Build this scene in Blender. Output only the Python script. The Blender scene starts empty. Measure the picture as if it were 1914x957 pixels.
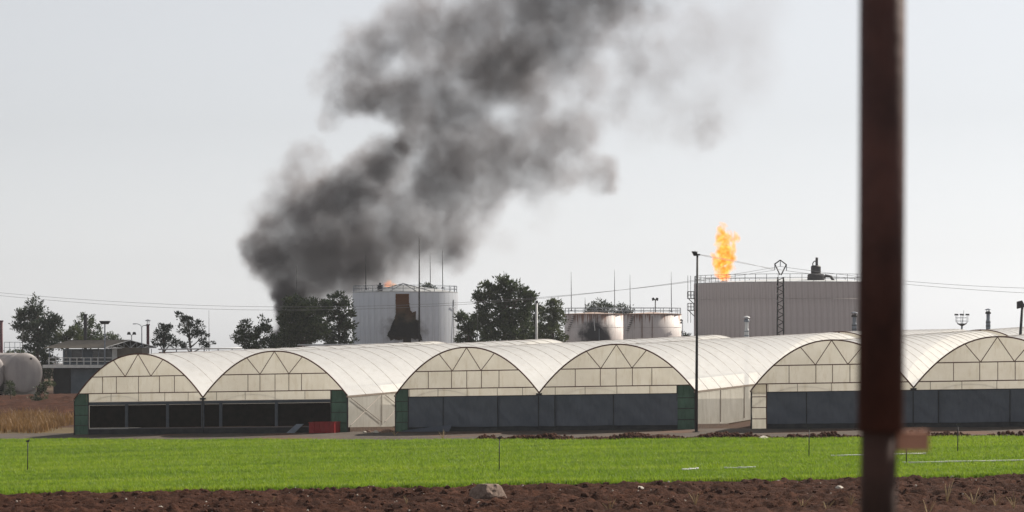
import bpy, math, random
import numpy as np
from mathutils import Vector, Matrix, noise as mnoise

R = math.radians
sc = bpy.context.scene
COL = sc.collection

# ------------------------------------------------------------------ camera
FPX, HZN, CAMZ = 5000.0, 640.0, 4.88          # focal length (photo px), horizon row, eye height
cam_d = bpy.data.cameras.new('camera')
cam = bpy.data.objects.new('camera', cam_d); COL.objects.link(cam)
cam.location = (0, 0, CAMZ)
cam.rotation_euler = (R(90), 0, 0)
cam_d.sensor_width = 36.0
cam_d.lens = 36.0 * FPX / 1914.0
cam_d.shift_y = (HZN - 478.5) / 1914.0
cam_d.clip_start, cam_d.clip_end = 0.5, 9000
cam_d.dof.use_dof = True
cam_d.dof.focus_distance = 160
cam_d.dof.aperture_fstop = 3.8
sc.camera = cam

# ------------------------------------------------------------------ sky and sun
SUN_EL, SUN_AZ = 40.0, 50.0                    # azimuth to the right of the view direction (+Y)
w = bpy.data.worlds.new('World'); sc.world = w; w.use_nodes = True
nt = w.node_tree; nt.nodes.clear()
sky = nt.nodes.new('ShaderNodeTexSky'); sky.sky_type = 'NISHITA'; sky.sun_disc = False
sky.sun_elevation = R(SUN_EL); sky.sun_rotation = R(SUN_AZ)
sky.air_density = 1.0; sky.dust_density = 0.5; sky.ozone_density = 1.0
hs = nt.nodes.new('ShaderNodeHueSaturation'); hs.inputs['Saturation'].default_value = 0.11
bg = nt.nodes.new('ShaderNodeBackground'); bg.inputs['Strength'].default_value = 0.0735
wo = nt.nodes.new('ShaderNodeOutputWorld')
tint = nt.nodes.new('ShaderNodeMix'); tint.data_type = 'RGBA'; tint.blend_type = 'MULTIPLY'; tint.inputs[0].default_value = 1.0; tint.inputs[7].default_value = (0.985, 1.0, 1.035, 1)
nt.links.new(sky.outputs[0], hs.inputs['Color']); nt.links.new(hs.outputs[0], tint.inputs[6]); nt.links.new(tint.outputs[2], bg.inputs[0]); nt.links.new(bg.outputs[0], wo.inputs[0])
sun_d = bpy.data.lights.new('sun', 'SUN'); sun = bpy.data.objects.new('sun', sun_d); COL.objects.link(sun)
sun_d.energy = 5.0; sun_d.angle = R(0.6); sun_d.color = (1.0, 0.93, 0.82)
sdir = Vector((math.sin(R(SUN_AZ)) * math.cos(R(SUN_EL)), math.cos(R(SUN_AZ)) * math.cos(R(SUN_EL)), math.sin(R(SUN_EL))))
sun.rotation_euler = sdir.to_track_quat('Z', 'Y').to_euler()
sun.location = (60, 60, 80)

sc.view_settings.view_transform = 'Standard'
sc.view_settings.look = 'None'
sc.view_settings.exposure = 0.5
sc.view_settings.gamma = 1.0
sc.render.engine = 'CYCLES'
cy = sc.cycles
cy.use_denoising = True
cy.max_bounces = 8; cy.diffuse_bounces = 3; cy.transmission_bounces = 6; cy.transparent_max_bounces = 12
cy.volume_bounces = 0
cy.sample_clamp_indirect = 6.0

# ------------------------------------------------------------------ helpers
GX, GY = 0.0239, 0.0089
def gz(x, y):
    x = max(-75.0, min(75.0, x)); yy = max(-80.0, min(53.0, y - 147.0))
    return GX * x + GY * yy - 0.006 * max(0.0, min(y, 3500) - 360.0)
def P(px, py, d):
    return Vector(((px - 957.0) / FPX * d, d, CAMZ + (HZN - py) / FPX * d))
def GP(px, d):
    x = (px - 957.0) / FPX * d
    return Vector((x, d, gz(x, d)))
TH = R(20); CU, SU = math.cos(TH), math.sin(TH)
def G(s, q, h):
    x = CU * s + SU * q; y = 147.0 - SU * s + CU * q
    return Vector((x, y, gz(x, y) + h))
rng = random.Random(11)

class MB:
    def __init__(self): self.v = []; self.f = []
    def quad(self, a, b, c, d):
        n = len(self.v); self.v += [Vector(a), Vector(b), Vector(c), Vector(d)]; self.f.append((n, n+1, n+2, n+3)); return self
    def hexa(self, c):                       # 8 corners: bottom 4 then top 4
        n = len(self.v); self.v += [Vector(p) for p in c]
        self.f += [(n, n+3, n+2, n+1), (n+4, n+5, n+6, n+7)] + [(n+i, n+(i+1) % 4, n+4+(i+1) % 4, n+4+i) for i in range(4)]
        return self
    def box(self, c, s, rz=0.0):
        c = Vector(c); x, y, z = s[0]/2, s[1]/2, s[2]/2; co, si = math.cos(rz), math.sin(rz)
        pts = []
        for dz in (-z, z):
            for dx, dy in ((-x, -y), (x, -y), (x, y), (-x, y)):
                pts.append(c + Vector((dx*co - dy*si, dx*si + dy*co, dz)))
        return self.hexa(pts)
    def tube(self, pts, r, n=6, caps=True, closed=False):
        pts = [Vector(p) for p in pts]; m = len(pts); base = len(self.v)
        rs = r if isinstance(r, (list, tuple)) else [r]*m
        t0 = (pts[1]-pts[0]).normalized()
        ref = Vector((0, 0, 1)) if abs(t0.z) < 0.9 else Vector((1, 0, 0))
        a = t0.cross(ref).normalized()
        for i, p in enumerate(pts):
            if closed: t = pts[(i+1) % m] - pts[i-1]
            elif i == 0: t = pts[1]-pts[0]
            elif i == m-1: t = pts[-1]-pts[-2]
            else: t = pts[i+1]-pts[i-1]
            t.normalize(); a = (a - t*a.dot(t))
            if a.length < 1e-6: a = t.orthogonal()
            a.normalize(); b = t.cross(a)
            for k in range(n):
                an = 2*math.pi*k/n
                self.v.append(p + (a*math.cos(an) + b*math.sin(an))*rs[i])
        for i in range(m if closed else m-1):
            j = (i+1) % m
            for k in range(n):
                k2 = (k+1) % n
                self.f.append((base+i*n+k, base+i*n+k2, base+j*n+k2, base+j*n+k))
        if caps and not closed:
            self.f.append(tuple(base+k for k in range(n))[::-1]); self.f.append(tuple(base+(m-1)*n+k for k in range(n)))
        return self
    def lathe(self, c, prof, n=32, caps=True):       # prof: (radius, z) from bottom up
        c = Vector(c); base = len(self.v)
        for r, z in prof:
            for k in range(n):
                an = 2*math.pi*k/n; self.v.append(c + Vector((r*math.cos(an), r*math.sin(an), z)))
        for i in range(len(prof)-1):
            for k in range(n):
                k2 = (k+1) % n
                self.f.append((base+i*n+k, base+i*n+k2, base+(i+1)*n+k2, base+(i+1)*n+k))
        if caps:
            self.f.append(tuple(base+k for k in range(n))[::-1]); self.f.append(tuple(base+(len(prof)-1)*n+k for k in range(n)))
        return self
    def grid(self, fn, nu, nv):
        base = len(self.v)
        for i in range(nu+1):
            for j in range(nv+1): self.v.append(Vector(fn(i/nu, j/nv)))
        for i in range(nu):
            for j in range(nv):
                a = base+i*(nv+1)+j; self.f.append((a, a+nv+1, a+nv+2, a+1))
        return self
    def prism(self, pts, off):               # polygon pts extruded by vector off
        n = len(self.v); m = len(pts); off = Vector(off)
        self.v += [Vector(p) for p in pts] + [Vector(p)+off for p in pts]
        self.f += [tuple(range(n, n+m)), tuple(range(n+m, n+2*m))[::-1]] + [(n+(i+1) % m, n+i, n+m+i, n+m+(i+1) % m) for i in range(m)]
        return self
    def build(self, name, mat, parent=None, smooth=False, kind=None, fix=False):
        org = Vector((0, 0, 0)); p = parent
        while p is not None: org += p.location; p = p.parent
        me = bpy.data.meshes.new(name)
        me.from_pydata([tuple(x - org) for x in self.v], [], self.f)
        if fix:
            import bmesh
            bm = bmesh.new(); bm.from_mesh(me); bmesh.ops.recalc_face_normals(bm, faces=bm.faces); bm.to_mesh(me); bm.free()
        me.materials.append(mat)
        if smooth:
            me.polygons.foreach_set('use_smooth', [True]*len(me.polygons))
        o = bpy.data.objects.new(name, me); COL.objects.link(o); o.parent = parent
        if kind: o['kind'] = kind
        return o

def tag(o, label, cat, group=None):
    o['label'] = label; o['category'] = cat
    if group: o['group'] = group
    return o
def thing(name, label, cat, loc, group=None):
    o = bpy.data.objects.new(name, None); COL.objects.link(o); o.location = loc; o.empty_display_size = 0.3
    return tag(o, label, cat, group)

# ------------------------------------------------------------------ materials
class NT:
    def __init__(self, name):
        self.m = bpy.data.materials.new(name); self.m.use_nodes = True
        self.t = self.m.node_tree; self.t.nodes.clear()
        self.out = self.t.nodes.new('ShaderNodeOutputMaterial')
        self.tc = self.t.nodes.new('ShaderNodeTexCoord')
    def n(self, typ, **kw):
        nd = self.t.nodes.new(typ)
        for k, v in kw.items():
            if k in nd.inputs.keys() if hasattr(nd.inputs, 'keys') else False: nd.inputs[k].default_value = v
            else: setattr(nd, k, v)
        return nd
    def l(self, a, b): self.t.links.new(a, b)
    def noise(self, scale, detail=4, rough=0.55, vec=None, stretch=None, coord='Object'):
        nd = self.t.nodes.new('ShaderNodeTexNoise'); nd.inputs['Scale'].default_value = scale
        nd.inputs['Detail'].default_value = detail; nd.inputs['Roughness'].default_value = rough
        src = vec or self.tc.outputs[coord]
        if stretch:
            mp = self.t.nodes.new('ShaderNodeMapping'); mp.inputs['Scale'].default_value = stretch
            self.l(src, mp.inputs[0]); src = mp.outputs[0]
        self.l(src, nd.inputs['Vector']); return nd.outputs['Fac']
    def ramp(self, fac, stops):
        nd = self.t.nodes.new('ShaderNodeValToRGB'); el = nd.color_ramp.elements
        while len(el) < len(stops): el.new(0.5)
        for e, (p, c) in zip(el, stops): e.position = p; e.color = (*c, 1) if len(c) == 3 else c
        self.l(fac, nd.inputs[0]); return nd.outputs[0]
    def rng(self, fac, a, b, c=0.0, d=1.0):
        nd = self.t.nodes.new('ShaderNodeMapRange'); nd.interpolation_type = 'SMOOTHSTEP'
        for i, v in enumerate((a, b, c, d)): nd.inputs[i+1].default_value = v
        self.l(fac, nd.inputs[0]); return nd.outputs[0]
    def mix(self, fac, a, b, mode='MIX'):
        nd = self.t.nodes.new('ShaderNodeMix'); nd.data_type = 'RGBA'; nd.blend_type = mode
        for s, v in ((nd.inputs[0], fac), (nd.inputs[6], a), (nd.inputs[7], b)):
            if isinstance(v, (int, float)): s.default_value = v
            elif isinstance(v, tuple): s.default_value = (*v, 1) if len(v) == 3 else v
            else: self.l(v, s)
        return nd.outputs[2]
    def math(self, op, a, b=None):
        nd = self.t.nodes.new('ShaderNodeMath'); nd.operation = op
        for i, v in enumerate((a, b)):
            if v is None: continue
            if isinstance(v, (int, float)): nd.inputs[i].default_value = v
            else: self.l(v, nd.inputs[i])
        return nd.outputs[0]
    def bump(self, h, strength=0.3, dist=0.05):
        nd = self.t.nodes.new('ShaderNodeBump'); nd.inputs['Strength'].default_value = strength; nd.inputs['Distance'].default_value = dist
        self.l(h, nd.inputs['Height']); return nd.outputs[0]
    def pbr(self, col, rough=0.7, metal=0.0, bump=None, spec=0.3):
        b = self.t.nodes.new('ShaderNodeBsdfPrincipled')
        if isinstance(col, tuple): b.inputs['Base Color'].default_value = (*col, 1)
        else: self.l(col, b.inputs['Base Color'])
        if isinstance(rough, (int, float)): b.inputs['Roughness'].default_value = rough
        else: self.l(rough, b.inputs['Roughness'])
        b.inputs['Metallic'].default_value = metal; b.inputs['Specular IOR Level'].default_value = spec
        if bump is not None: self.l(bump, b.inputs['Normal'])
        return b.outputs[0]
    def translucent(self, surf, col, fac):
        t = self.t.nodes.new('ShaderNodeBsdfTranslucent')
        if isinstance(col, tuple): t.inputs[0].default_value = (*col, 1)
        else: self.l(col, t.inputs[0])
        m = self.t.nodes.new('ShaderNodeMixShader'); m.inputs[0].default_value = fac
        self.l(surf, m.inputs[1]); self.l(t.outputs[0], m.inputs[2]); return m.outputs[0]
    def surf(self, s): self.l(s, self.out.inputs['Surface']); return self.m

M = {}
def simple(name, a, b, scale=1.5, rough=0.7, metal=0.0, bump=0.0, stretch=None, spec=0.3):
    k = NT(name); f = k.noise(scale, 5, 0.6, stretch=stretch)
    c = k.ramp(f, [(0.3, a), (0.72, b)])
    bp = k.bump(k.noise(scale*6, 4), bump, 0.02) if bump else None
    M[name] = k.surf(k.pbr(c, rough, metal, bp, spec)); return M[name]

def film(name, a, b, tr, stain, streak, clear=0.0):
    k = NT(name)
    f = k.noise(0.9, 5, 0.6); f2 = k.noise(2.2, 4, 0.6, stretch=streak)
    c = k.ramp(f, [(0.3, a), (0.7, b)])
    c = k.mix(k.math('MULTIPLY', k.rng(f2, 0.48, 0.76), 0.45), c, stain)
    bp = k.bump(k.noise(3.0, 3, 0.5, stretch=streak), 0.35, 0.06)
    sh = k.translucent(k.pbr(c, 0.45, 0, bp, 0.35), c, tr)
    if clear:
        tp_ = k.t.nodes.new('ShaderNodeBsdfTransparent'); tp_.inputs[0].default_value = (0.97, 0.95, 0.90, 1)
        mx = k.t.nodes.new('ShaderNodeMixShader'); mx.inputs[0].default_value = clear
        k.l(sh, mx.inputs[1]); k.l(tp_.outputs[0], mx.inputs[2]); sh = mx.outputs[0]
    M[name] = k.surf(sh); return M[name]
film('roof_film', (0.70, 0.70, 0.70), (0.79, 0.79, 0.79), 0.45, (0.60, 0.57, 0.53), (0.5, 0.5, 2.5), 0.22)
film('gable_film', (0.80, 0.755, 0.66), (0.91, 0.875, 0.79), 0.80, (0.62, 0.55, 0.42), (2.0, 2.0, 0.5))
film('side_film', (0.62, 0.60, 0.54), (0.76, 0.74, 0.68), 0.55, (0.46, 0.42, 0.35), (2.4, 2.4, 0.4), 0.15)
film('curtain_cloth', (0.066, 0.078, 0.100), (0.100, 0.113, 0.138), 0.05, (0.05, 0.06, 0.075), (2.5, 2.5, 0.5))
film('green_net', (0.035, 0.070, 0.054), (0.065, 0.125, 0.095), 0.35, (0.01, 0.03, 0.02), (3, 3, 0.6))
simple('dark_net', (0.010, 0.009, 0.008), (0.022, 0.018, 0.015), 2.5, 0.9, spec=0.05)
simple('dark_skirt', (0.022, 0.024, 0.028), (0.05, 0.05, 0.05), 2.0, 0.85, bump=0.3)
simple('frame_paint', (0.075, 0.026, 0.019), (0.13, 0.050, 0.034), 6.0, 0.7)
simple('hoop_steel', (0.17, 0.13, 0.10), (0.28, 0.23, 0.19), 4.0, 0.6)
simple('slate_metal', (0.055, 0.064, 0.080), (0.085, 0.095, 0.112), 3.0, 0.6)
simple('grey_metal', (0.14, 0.16, 0.19), (0.22, 0.24, 0.27), 3.0, 0.55, 0.2)
simple('pale_metal', (0.42, 0.43, 0.44), (0.58, 0.58, 0.57), 3.0, 0.5, 0.2)
simple('dark_metal', (0.025, 0.026, 0.03), (0.06, 0.055, 0.055), 3.0, 0.6, 0.2)
simple('wire_grey', (0.18, 0.18, 0.19), (0.24, 0.24, 0.25), 1.0, 0.6)
simple('maroon_paint', (0.055, 0.012, 0.018), (0.10, 0.02, 0.03), 2.0, 0.6)
simple('white_paint', (0.60, 0.60, 0.58), (0.76, 0.75, 0.72), 3.0, 0.6)
simple('red_plastic', (0.20, 0.008, 0.010), (0.30, 0.015, 0.015), 3.0, 0.5)
simple('rust', (0.10, 0.035, 0.018), (0.24, 0.10, 0.05), 3.0, 0.85, bump=0.3)
simple('rusty_white', (0.22, 0.10, 0.06), (0.50, 0.44, 0.40), 2.5, 0.8)
simple('concrete', (0.30, 0.28, 0.25), (0.46, 0.43, 0.38), 2.0, 0.85, bump=0.3)
simple('tin_roof', (0.09, 0.075, 0.058), (0.16, 0.135, 0.105), 2.0, 0.75, 0.0)
simple('blue_grey_wall', (0.10, 0.13, 0.16), (0.17, 0.20, 0.23), 1.0, 0.8)
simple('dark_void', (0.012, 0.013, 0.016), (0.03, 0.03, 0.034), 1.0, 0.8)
simple('window_glass', (0.02, 0.025, 0.03), (0.04, 0.045, 0.05), 1.0, 0.12, spec=0.6)
simple('bark', (0.05, 0.035, 0.025), (0.11, 0.08, 0.06), 3.0, 0.9, bump=0.5)
simple('stone', (0.11, 0.07, 0.052), (0.27, 0.195, 0.155), 5.0, 0.9, bump=0.8)
simple('pale_stone', (0.40, 0.35, 0.29), (0.62, 0.57, 0.50), 5.0, 0.9, bump=0.6)
simple('rubble_stone', (0.12, 0.06, 0.04), (0.30, 0.20, 0.14), 4.0, 0.9, bump=0.8)
simple('footing', (0.050, 0.030, 0.022), (0.12, 0.075, 0.05), 5.0, 0.95, bump=0.9)
simple('clod', (0.030, 0.011, 0.006), (0.085, 0.033, 0.018), 7.0, 0.95, bump=0.6, spec=0.1)
simple('straw', (0.30, 0.21, 0.10), (0.50, 0.38, 0.20), 3.0, 0.85)
simple('pole_rust', (0.042, 0.019, 0.016), (0.105, 0.044, 0.034), 6.0, 0.65, bump=0.2)
simple('old_post', (0.030, 0.017, 0.013), (0.072, 0.036, 0.027), 6.0, 0.8)
simple('block_wood', (0.40, 0.20, 0.135), (0.58, 0.31, 0.21), 9.0, 0.8, stretch=(1, 1, 6))

def leaf(name, a, b, tr=0.25):
    k = NT(name); f = k.noise(1.4, 4, 0.65); c = k.ramp(f, [(0.38, a), (0.64, b)])
    M[name] = k.surf(k.translucent(k.pbr(c, 0.6, spec=0.25), c, tr))
leaf('pine_leaf', (0.024, 0.042, 0.022), (0.085, 0.110, 0.045))  # wide noise range puts sunlit variation of the clumps into the needle colour
leaf('pine_leaf_grey', (0.038, 0.054, 0.040), (0.082, 0.100, 0.068))
leaf('pine_leaf_warm', (0.050, 0.068, 0.028), (0.105, 0.120, 0.052))
leaf('shrub_leaf', (0.030, 0.045, 0.020), (0.085, 0.105, 0.050))
k = NT('grass_blade'); ge = k.n('ShaderNodeNewGeometry')
gf_ = k.math('ADD', k.math('MULTIPLY', k.noise(0.5, 4, 0.6, ge.outputs['Position'], (0.16, 1.0, 1.0)), 0.6), k.math('MULTIPLY', k.noise(2.2, 3, 0.6, ge.outputs['Position']), 0.4))
gc_ = k.ramp(gf_, [(0.36, (0.105, 0.190, 0.010)), (0.5, (0.180, 0.285, 0.013)), (0.62, (0.270, 0.355, 0.024))])
oi_ = k.n('ShaderNodeObjectInfo'); gc_ = k.mix(k.rng(oi_.outputs['Random'], 0.55, 1.0, 0.0, 0.65), gc_, (0.27, 0.36, 0.03))
M['grass_blade'] = k.surf(k.translucent(k.pbr(gc_, 0.6, spec=0.25), gc_, 0.5))
leaf('dry_blade', (0.16, 0.085, 0.030), (0.33, 0.20, 0.080), 0.3)

def ground_mat(name, stops, s1, s2, bump=0.5, extra=None):
    k = NT(name)
    f = k.math('ADD', k.math('MULTIPLY', k.noise(s1, 6, 0.65), 0.55), k.math('MULTIPLY', k.noise(s2, 5, 0.7), 0.45))
    c = k.ramp(f, stops)
    if extra: c = k.mix(k.rng(k.noise(extra[0], 5, 0.65), extra[1], extra[2]), c, extra[3])
    M[name] = k.surf(k.pbr(c, 0.95, 0, k.bump(k.noise(s2*1.7, 6, 0.7), bump, 0.08), 0.1))
ground_mat('earth', [(0.3, (0.036, 0.018, 0.012)), (0.7, (0.085, 0.046, 0.030))], 0.12, 1.3, 0.5, (0.05, 0.48, 0.66, (0.12, 0.09, 0.05)))
ground_mat('track', [(0.3, (0.055, 0.045, 0.038)), (0.7, (0.125, 0.102, 0.085))], 0.25, 2.5, 0.4, (0.2, 0.5, 0.7, (0.14, 0.075, 0.05)))
ground_mat('ploughed', [(0.30, (0.018, 0.0065, 0.0035)), (0.5, (0.050, 0.018, 0.009)), (0.70, (0.120, 0.048, 0.026))], 0.9, 9.0, 1.0)
ground_mat('green_soil', [(0.3, (0.080, 0.13, 0.016)), (0.7, (0.12, 0.19, 0.022))], 0.4, 4.0, 0.5)

# ------------------------------------------------------------------ ground sheets
def sheet(name, xs, ys, mat, fz, kind='structure', smooth=True):
    mb = MB(); nx, ny = len(xs), len(ys)
    mb.v = [Vector((x, y, fz(x, y))) for x in xs for y in ys]
    mb.f = [(i*ny+j, (i+1)*ny+j, (i+1)*ny+j+1, i*ny+j+1) for i in range(nx-1) for j in range(ny-1)]
    return mb.build(name, mat, None, smooth, kind)
gx = sorted(set([-1500, -1000, -500, -250, -150, -100, -75] + list(range(-70, 71, 5)) + [75, 100, 150, 250, 500, 1000, 1500]))
gy = sorted(set(list(range(-60, 67, 21)) + [67] + list(range(70, 200, 4)) + [200, 220, 250, 300, 360, 420, 600, 1000, 1600, 2200]))
def near_edge(x): return 98.2 + 0.35*math.sin(x*0.31) + 0.2*math.sin(x*1.1+1) - 0.085*max(-45, min(45, x))
def ground_z(x, y):
    d = -0.35 if (66 < y < 102 and abs(x) < 68) else 0.0     # lies below the ploughed strip
    return gz(x, y) + d - 0.03
sheet('ground', gx, gy, M['earth'], ground_z)

# ploughed strip with furrows and clods, real relief
def plough_z(x, y):
    e = near_edge(x)
    k = min(1.0, max(0.0, (e + 0.3 - y)/2.2))
    v = Vector((x, y, 0))
    fur = 0.12*math.sin(2*math.pi*(y + 0.35*mnoise.noise(v*0.15))/1.35)
    z = fur*0.8 + 0.05*mnoise.noise(v*11) + 0.17*mnoise.fractal(v*1.1, 1.0, 2.0, 3) + 0.10*max(0, mnoise.noise(v*3.1)) + 0.06*mnoise.noise(v*6.3 + Vector((9, 4, 1)))
    return gz(x, y) + 0.02 + k*(0.04 + z)*min(1, max(0, (y-67)/3))
xs = np.concatenate([np.linspace(-68, -25, 30)[:-1], np.linspace(-25, 25, 620), np.linspace(25, 68, 30)[1:]]).tolist()
ys = np.concatenate([np.linspace(67, 82, 40)[:-1], np.linspace(82, 101.4, 230)]).tolist()
sheet('ploughed_soil', xs, ys, M['ploughed'], plough_z)

# crop field: near edge along the ploughed strip, far edge along the track
def q_edge(s): return -8.6 - 5.4*min(1.0, max(0.0, (s + 27.0)/34.0)) + 0.35*math.sin(s*0.5) + 0.2*math.sin(s*1.7+1)
def far_edge(x):
    # intersection of the line x with q = q_edge(s)
    y = 140.0
    for _ in range(6):
        s = (x*CU - (y-147.0)*SU); q = q_edge(s)
        y = 147.0 + (q - SU*x)/CU
    return y
fx = [-62 + i*1.0 for i in range(125)]
mb = MB(); NYF = 40
for x in fx:
    a, b = near_edge(x), far_edge(x)
    for j in range(NYF+1):
        y = a + (b-a)*j/NYF; mb.v.append(Vector((x, y, gz(x, y) + 0.05 + 0.02*mnoise.noise(Vector((x*.4, y*.4, 3))))))
mb.f = [(i*(NYF+1)+j, (i+1)*(NYF+1)+j, (i+1)*(NYF+1)+j+1, i*(NYF+1)+j+1) for i in range(len(fx)-1) for j in range(NYF)]
field = mb.build('crop_field', M['green_soil'], None, True, 'structure')

# dirt track between the field and the greenhouses, running off to the far end of the row
mb = MB()
SS = [-75 + i*1.5 for i in range(80)]
for s in SS:
    for q in (-16.0, -12.0, -7.5, -3.5, 0.4, 2.2 if s < -28 else 0.6):
        p = G(s, q, 0.02 + 0.025*mnoise.noise(Vector((s*.6, q*.9, 0)))); mb.v.append(p)
mb.f = [(i*6+j, (i+1)*6+j, (i+1)*6+j+1, i*6+j+1) for i in range(len(SS)-1) for j in range(5)]
mb.build('dirt_track', M['track'], None, True, 'structure')

# rough reddish earth bank beyond the dry grass
def bank_z(x, y):
    v = Vector((x, y, 0)); e = min(1, max(0, (y-178)/8))*min(1, max(0, (276-y)/12))*min(1, max(0, (-24-x)/3))
    return gz(x, y) - .04 + e*(.32 + .35*mnoise.fractal(v*.22, 1.0, 2.0, 4) + .18*mnoise.noise(v*1.1) + .12*mnoise.noise(v*2.7))
sheet('earth_bank', np.linspace(-75, -22, 110).tolist(), np.linspace(174, 280, 170).tolist(), M['ploughed'], bank_z)

# ------------------------------------------------------------------ scatter helper (stuff only)
def scatter(name, xyfaces, tuft, density, smin, smax, mat_label, seed, fz=0.0):
    """one object of kind stuff: a patch of ground whose faces carry instanced tufts"""
    o = xyfaces
    ng = bpy.data.node_groups.new(name, 'GeometryNodeTree')
    ng.interface.new_socket('Geometry', in_out='INPUT', socket_type='NodeSocketGeometry')
    ng.interface.new_socket('Geometry', in_out='OUTPUT', socket_type='NodeSocketGeometry')
    N, L = ng.nodes.new, ng.links.new
    gi, go = N('NodeGroupInput'), N('NodeGroupOutput')
    dp = N('GeometryNodeDistributePointsOnFaces'); dp.inputs['Density'].default_value = density; dp.inputs['Seed'].default_value = seed
    nz = N('ShaderNodeTexNoise'); nz.inputs['Scale'].default_value = 0.35; nz.inputs['Detail'].default_value = 4
    mr = N('ShaderNodeMapRange'); mr.inputs[1].default_value = 0.3; mr.inputs[2].default_value = 0.65; mr.inputs[3].default_value = 0.55*density; mr.inputs[4].default_value = 1.3*density
    L(nz.outputs[0], mr.inputs[0]); L(mr.outputs[0], dp.inputs['Density'])
    oi = N('GeometryNodeObjectInfo'); oi.inputs[0].default_value = tuft
    ip = N('GeometryNodeInstanceOnPoints')
    rr = N('FunctionNodeRandomValue'); rr.data_type = 'FLOAT_VECTOR'; rr.inputs[0].default_value = (-.15, -.15, 0); rr.inputs[1].default_value = (.15, .15, 6.28)
    rs = N('FunctionNodeRandomValue'); rs.data_type = 'FLOAT'; rs.inputs[2].default_value = smin; rs.inputs[3].default_value = smax
    L(gi.outputs[0], dp.inputs[0]); L(dp.outputs[0], ip.inputs['Points']); L(oi.outputs['Geometry'], ip.inputs['Instance'])
    L(rr.outputs[0], ip.inputs['Rotation']); L(rs.outputs[1], ip.inputs['Scale'])
    L(ip.outputs[0], go.inputs[0])
    md = o.modifiers.new('scatter', 'NODES'); md.node_group = ng
    o['kind'] = 'stuff'
    return o
def tuft_mesh(name, mat, n, h, spread, wid, lean, seed):
    r = random.Random(seed); mb = MB()
    for i in range(n):
        a = r.uniform(0, 6.283); d = r.uniform(0, spread); x, y = d*math.cos(a), d*math.sin(a)
        la = r.uniform(0, 6.283); hh = h*r.uniform(0.6, 1.1); ln = lean*r.uniform(0.2, 1)*hh
        dx, dy = math.cos(la), math.sin(la); wx, wy = -dy*wid/2, dx*wid/2
        b = len(mb.v)
        mb.v += [Vector((x-wx, y-wy, -.02)), Vector((x+wx, y+wy, -.02)), Vector((x+dx*ln*.35+wx*.8, y+dy*ln*.35+wy*.8, hh*.6)),
                 Vector((x+dx*ln*.35-wx*.8, y+dy*ln*.35-wy*.8, hh*.6)), Vector((x+dx*ln, y+dy*ln, hh))]
        mb.f += [(b, b+1, b+2, b+3), (b+3, b+2, b+4)]
    o = mb.build(name, mat); o.hide_render = True; o.hide_viewport = True
    COL.objects.unlink(o)
    return o
def patch(name, fa, fb, x0, x1, nx, ny, mat, dz):
    mb = MB()
    for i in range(nx+1):
        x = x0 + (x1-x0)*i/nx; a, b = fa(x), fb(x)
        for j in range(ny+1):
            y = a+(b-a)*j/ny; mb.v.append(Vector((x, y, gz(x, y)+dz)))
    mb.f = [(i*(ny+1)+j, (i+1)*(ny+1)+j, (i+1)*(ny+1)+j+1, i*(ny+1)+j+1) for i in range(nx) for j in range(ny)]
    return mb.build(name, mat)
gt = tuft_mesh('grass_tuft', M['grass_blade'], 9, 0.17, 0.10, 0.018, 0.6, 3)
o = patch('grass', lambda x: near_edge(x)-0.15, lambda x: far_edge(x)+0.1, -34, 34, 34, 20, M['grass_blade'], 0.05)
scatter('grass', o, gt, 85, 0.55, 1.55, '', 4)
tag(o, 'short bright green crop covering the field before the greenhouses', 'grass')
dt = tuft_mesh('dry_tuft', M['dry_blade'], 14, 0.60, 0.35, 0.025, 0.6, 5)
o = patch('dry_grass', lambda x: 160.5 - .36*(x+30) + 1.2*math.sin(x), lambda x: 184 - .36*(x+30) + 3*math.sin(x*.7), -46, -28.3, 20, 12, M['dry_blade'], 0.0)
scatter('dry_grass', o, dt, 3.2, 0.6, 1.5, '', 6)
tag(o, 'tall dry straw coloured grass beside the first greenhouse', 'dry grass')

# ------------------------------------------------------------------ greenhouses
HG, HR = 2.08, 2.57                 # gutter height, rise of the arch
def prof(t):                        # t in -1..1 across a bay
    return HG + HR*(1 - abs(t)**2.12)
def bar(mb, a, b, r=0.03, n=5): return mb.tube([a, b], r, n)

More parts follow.
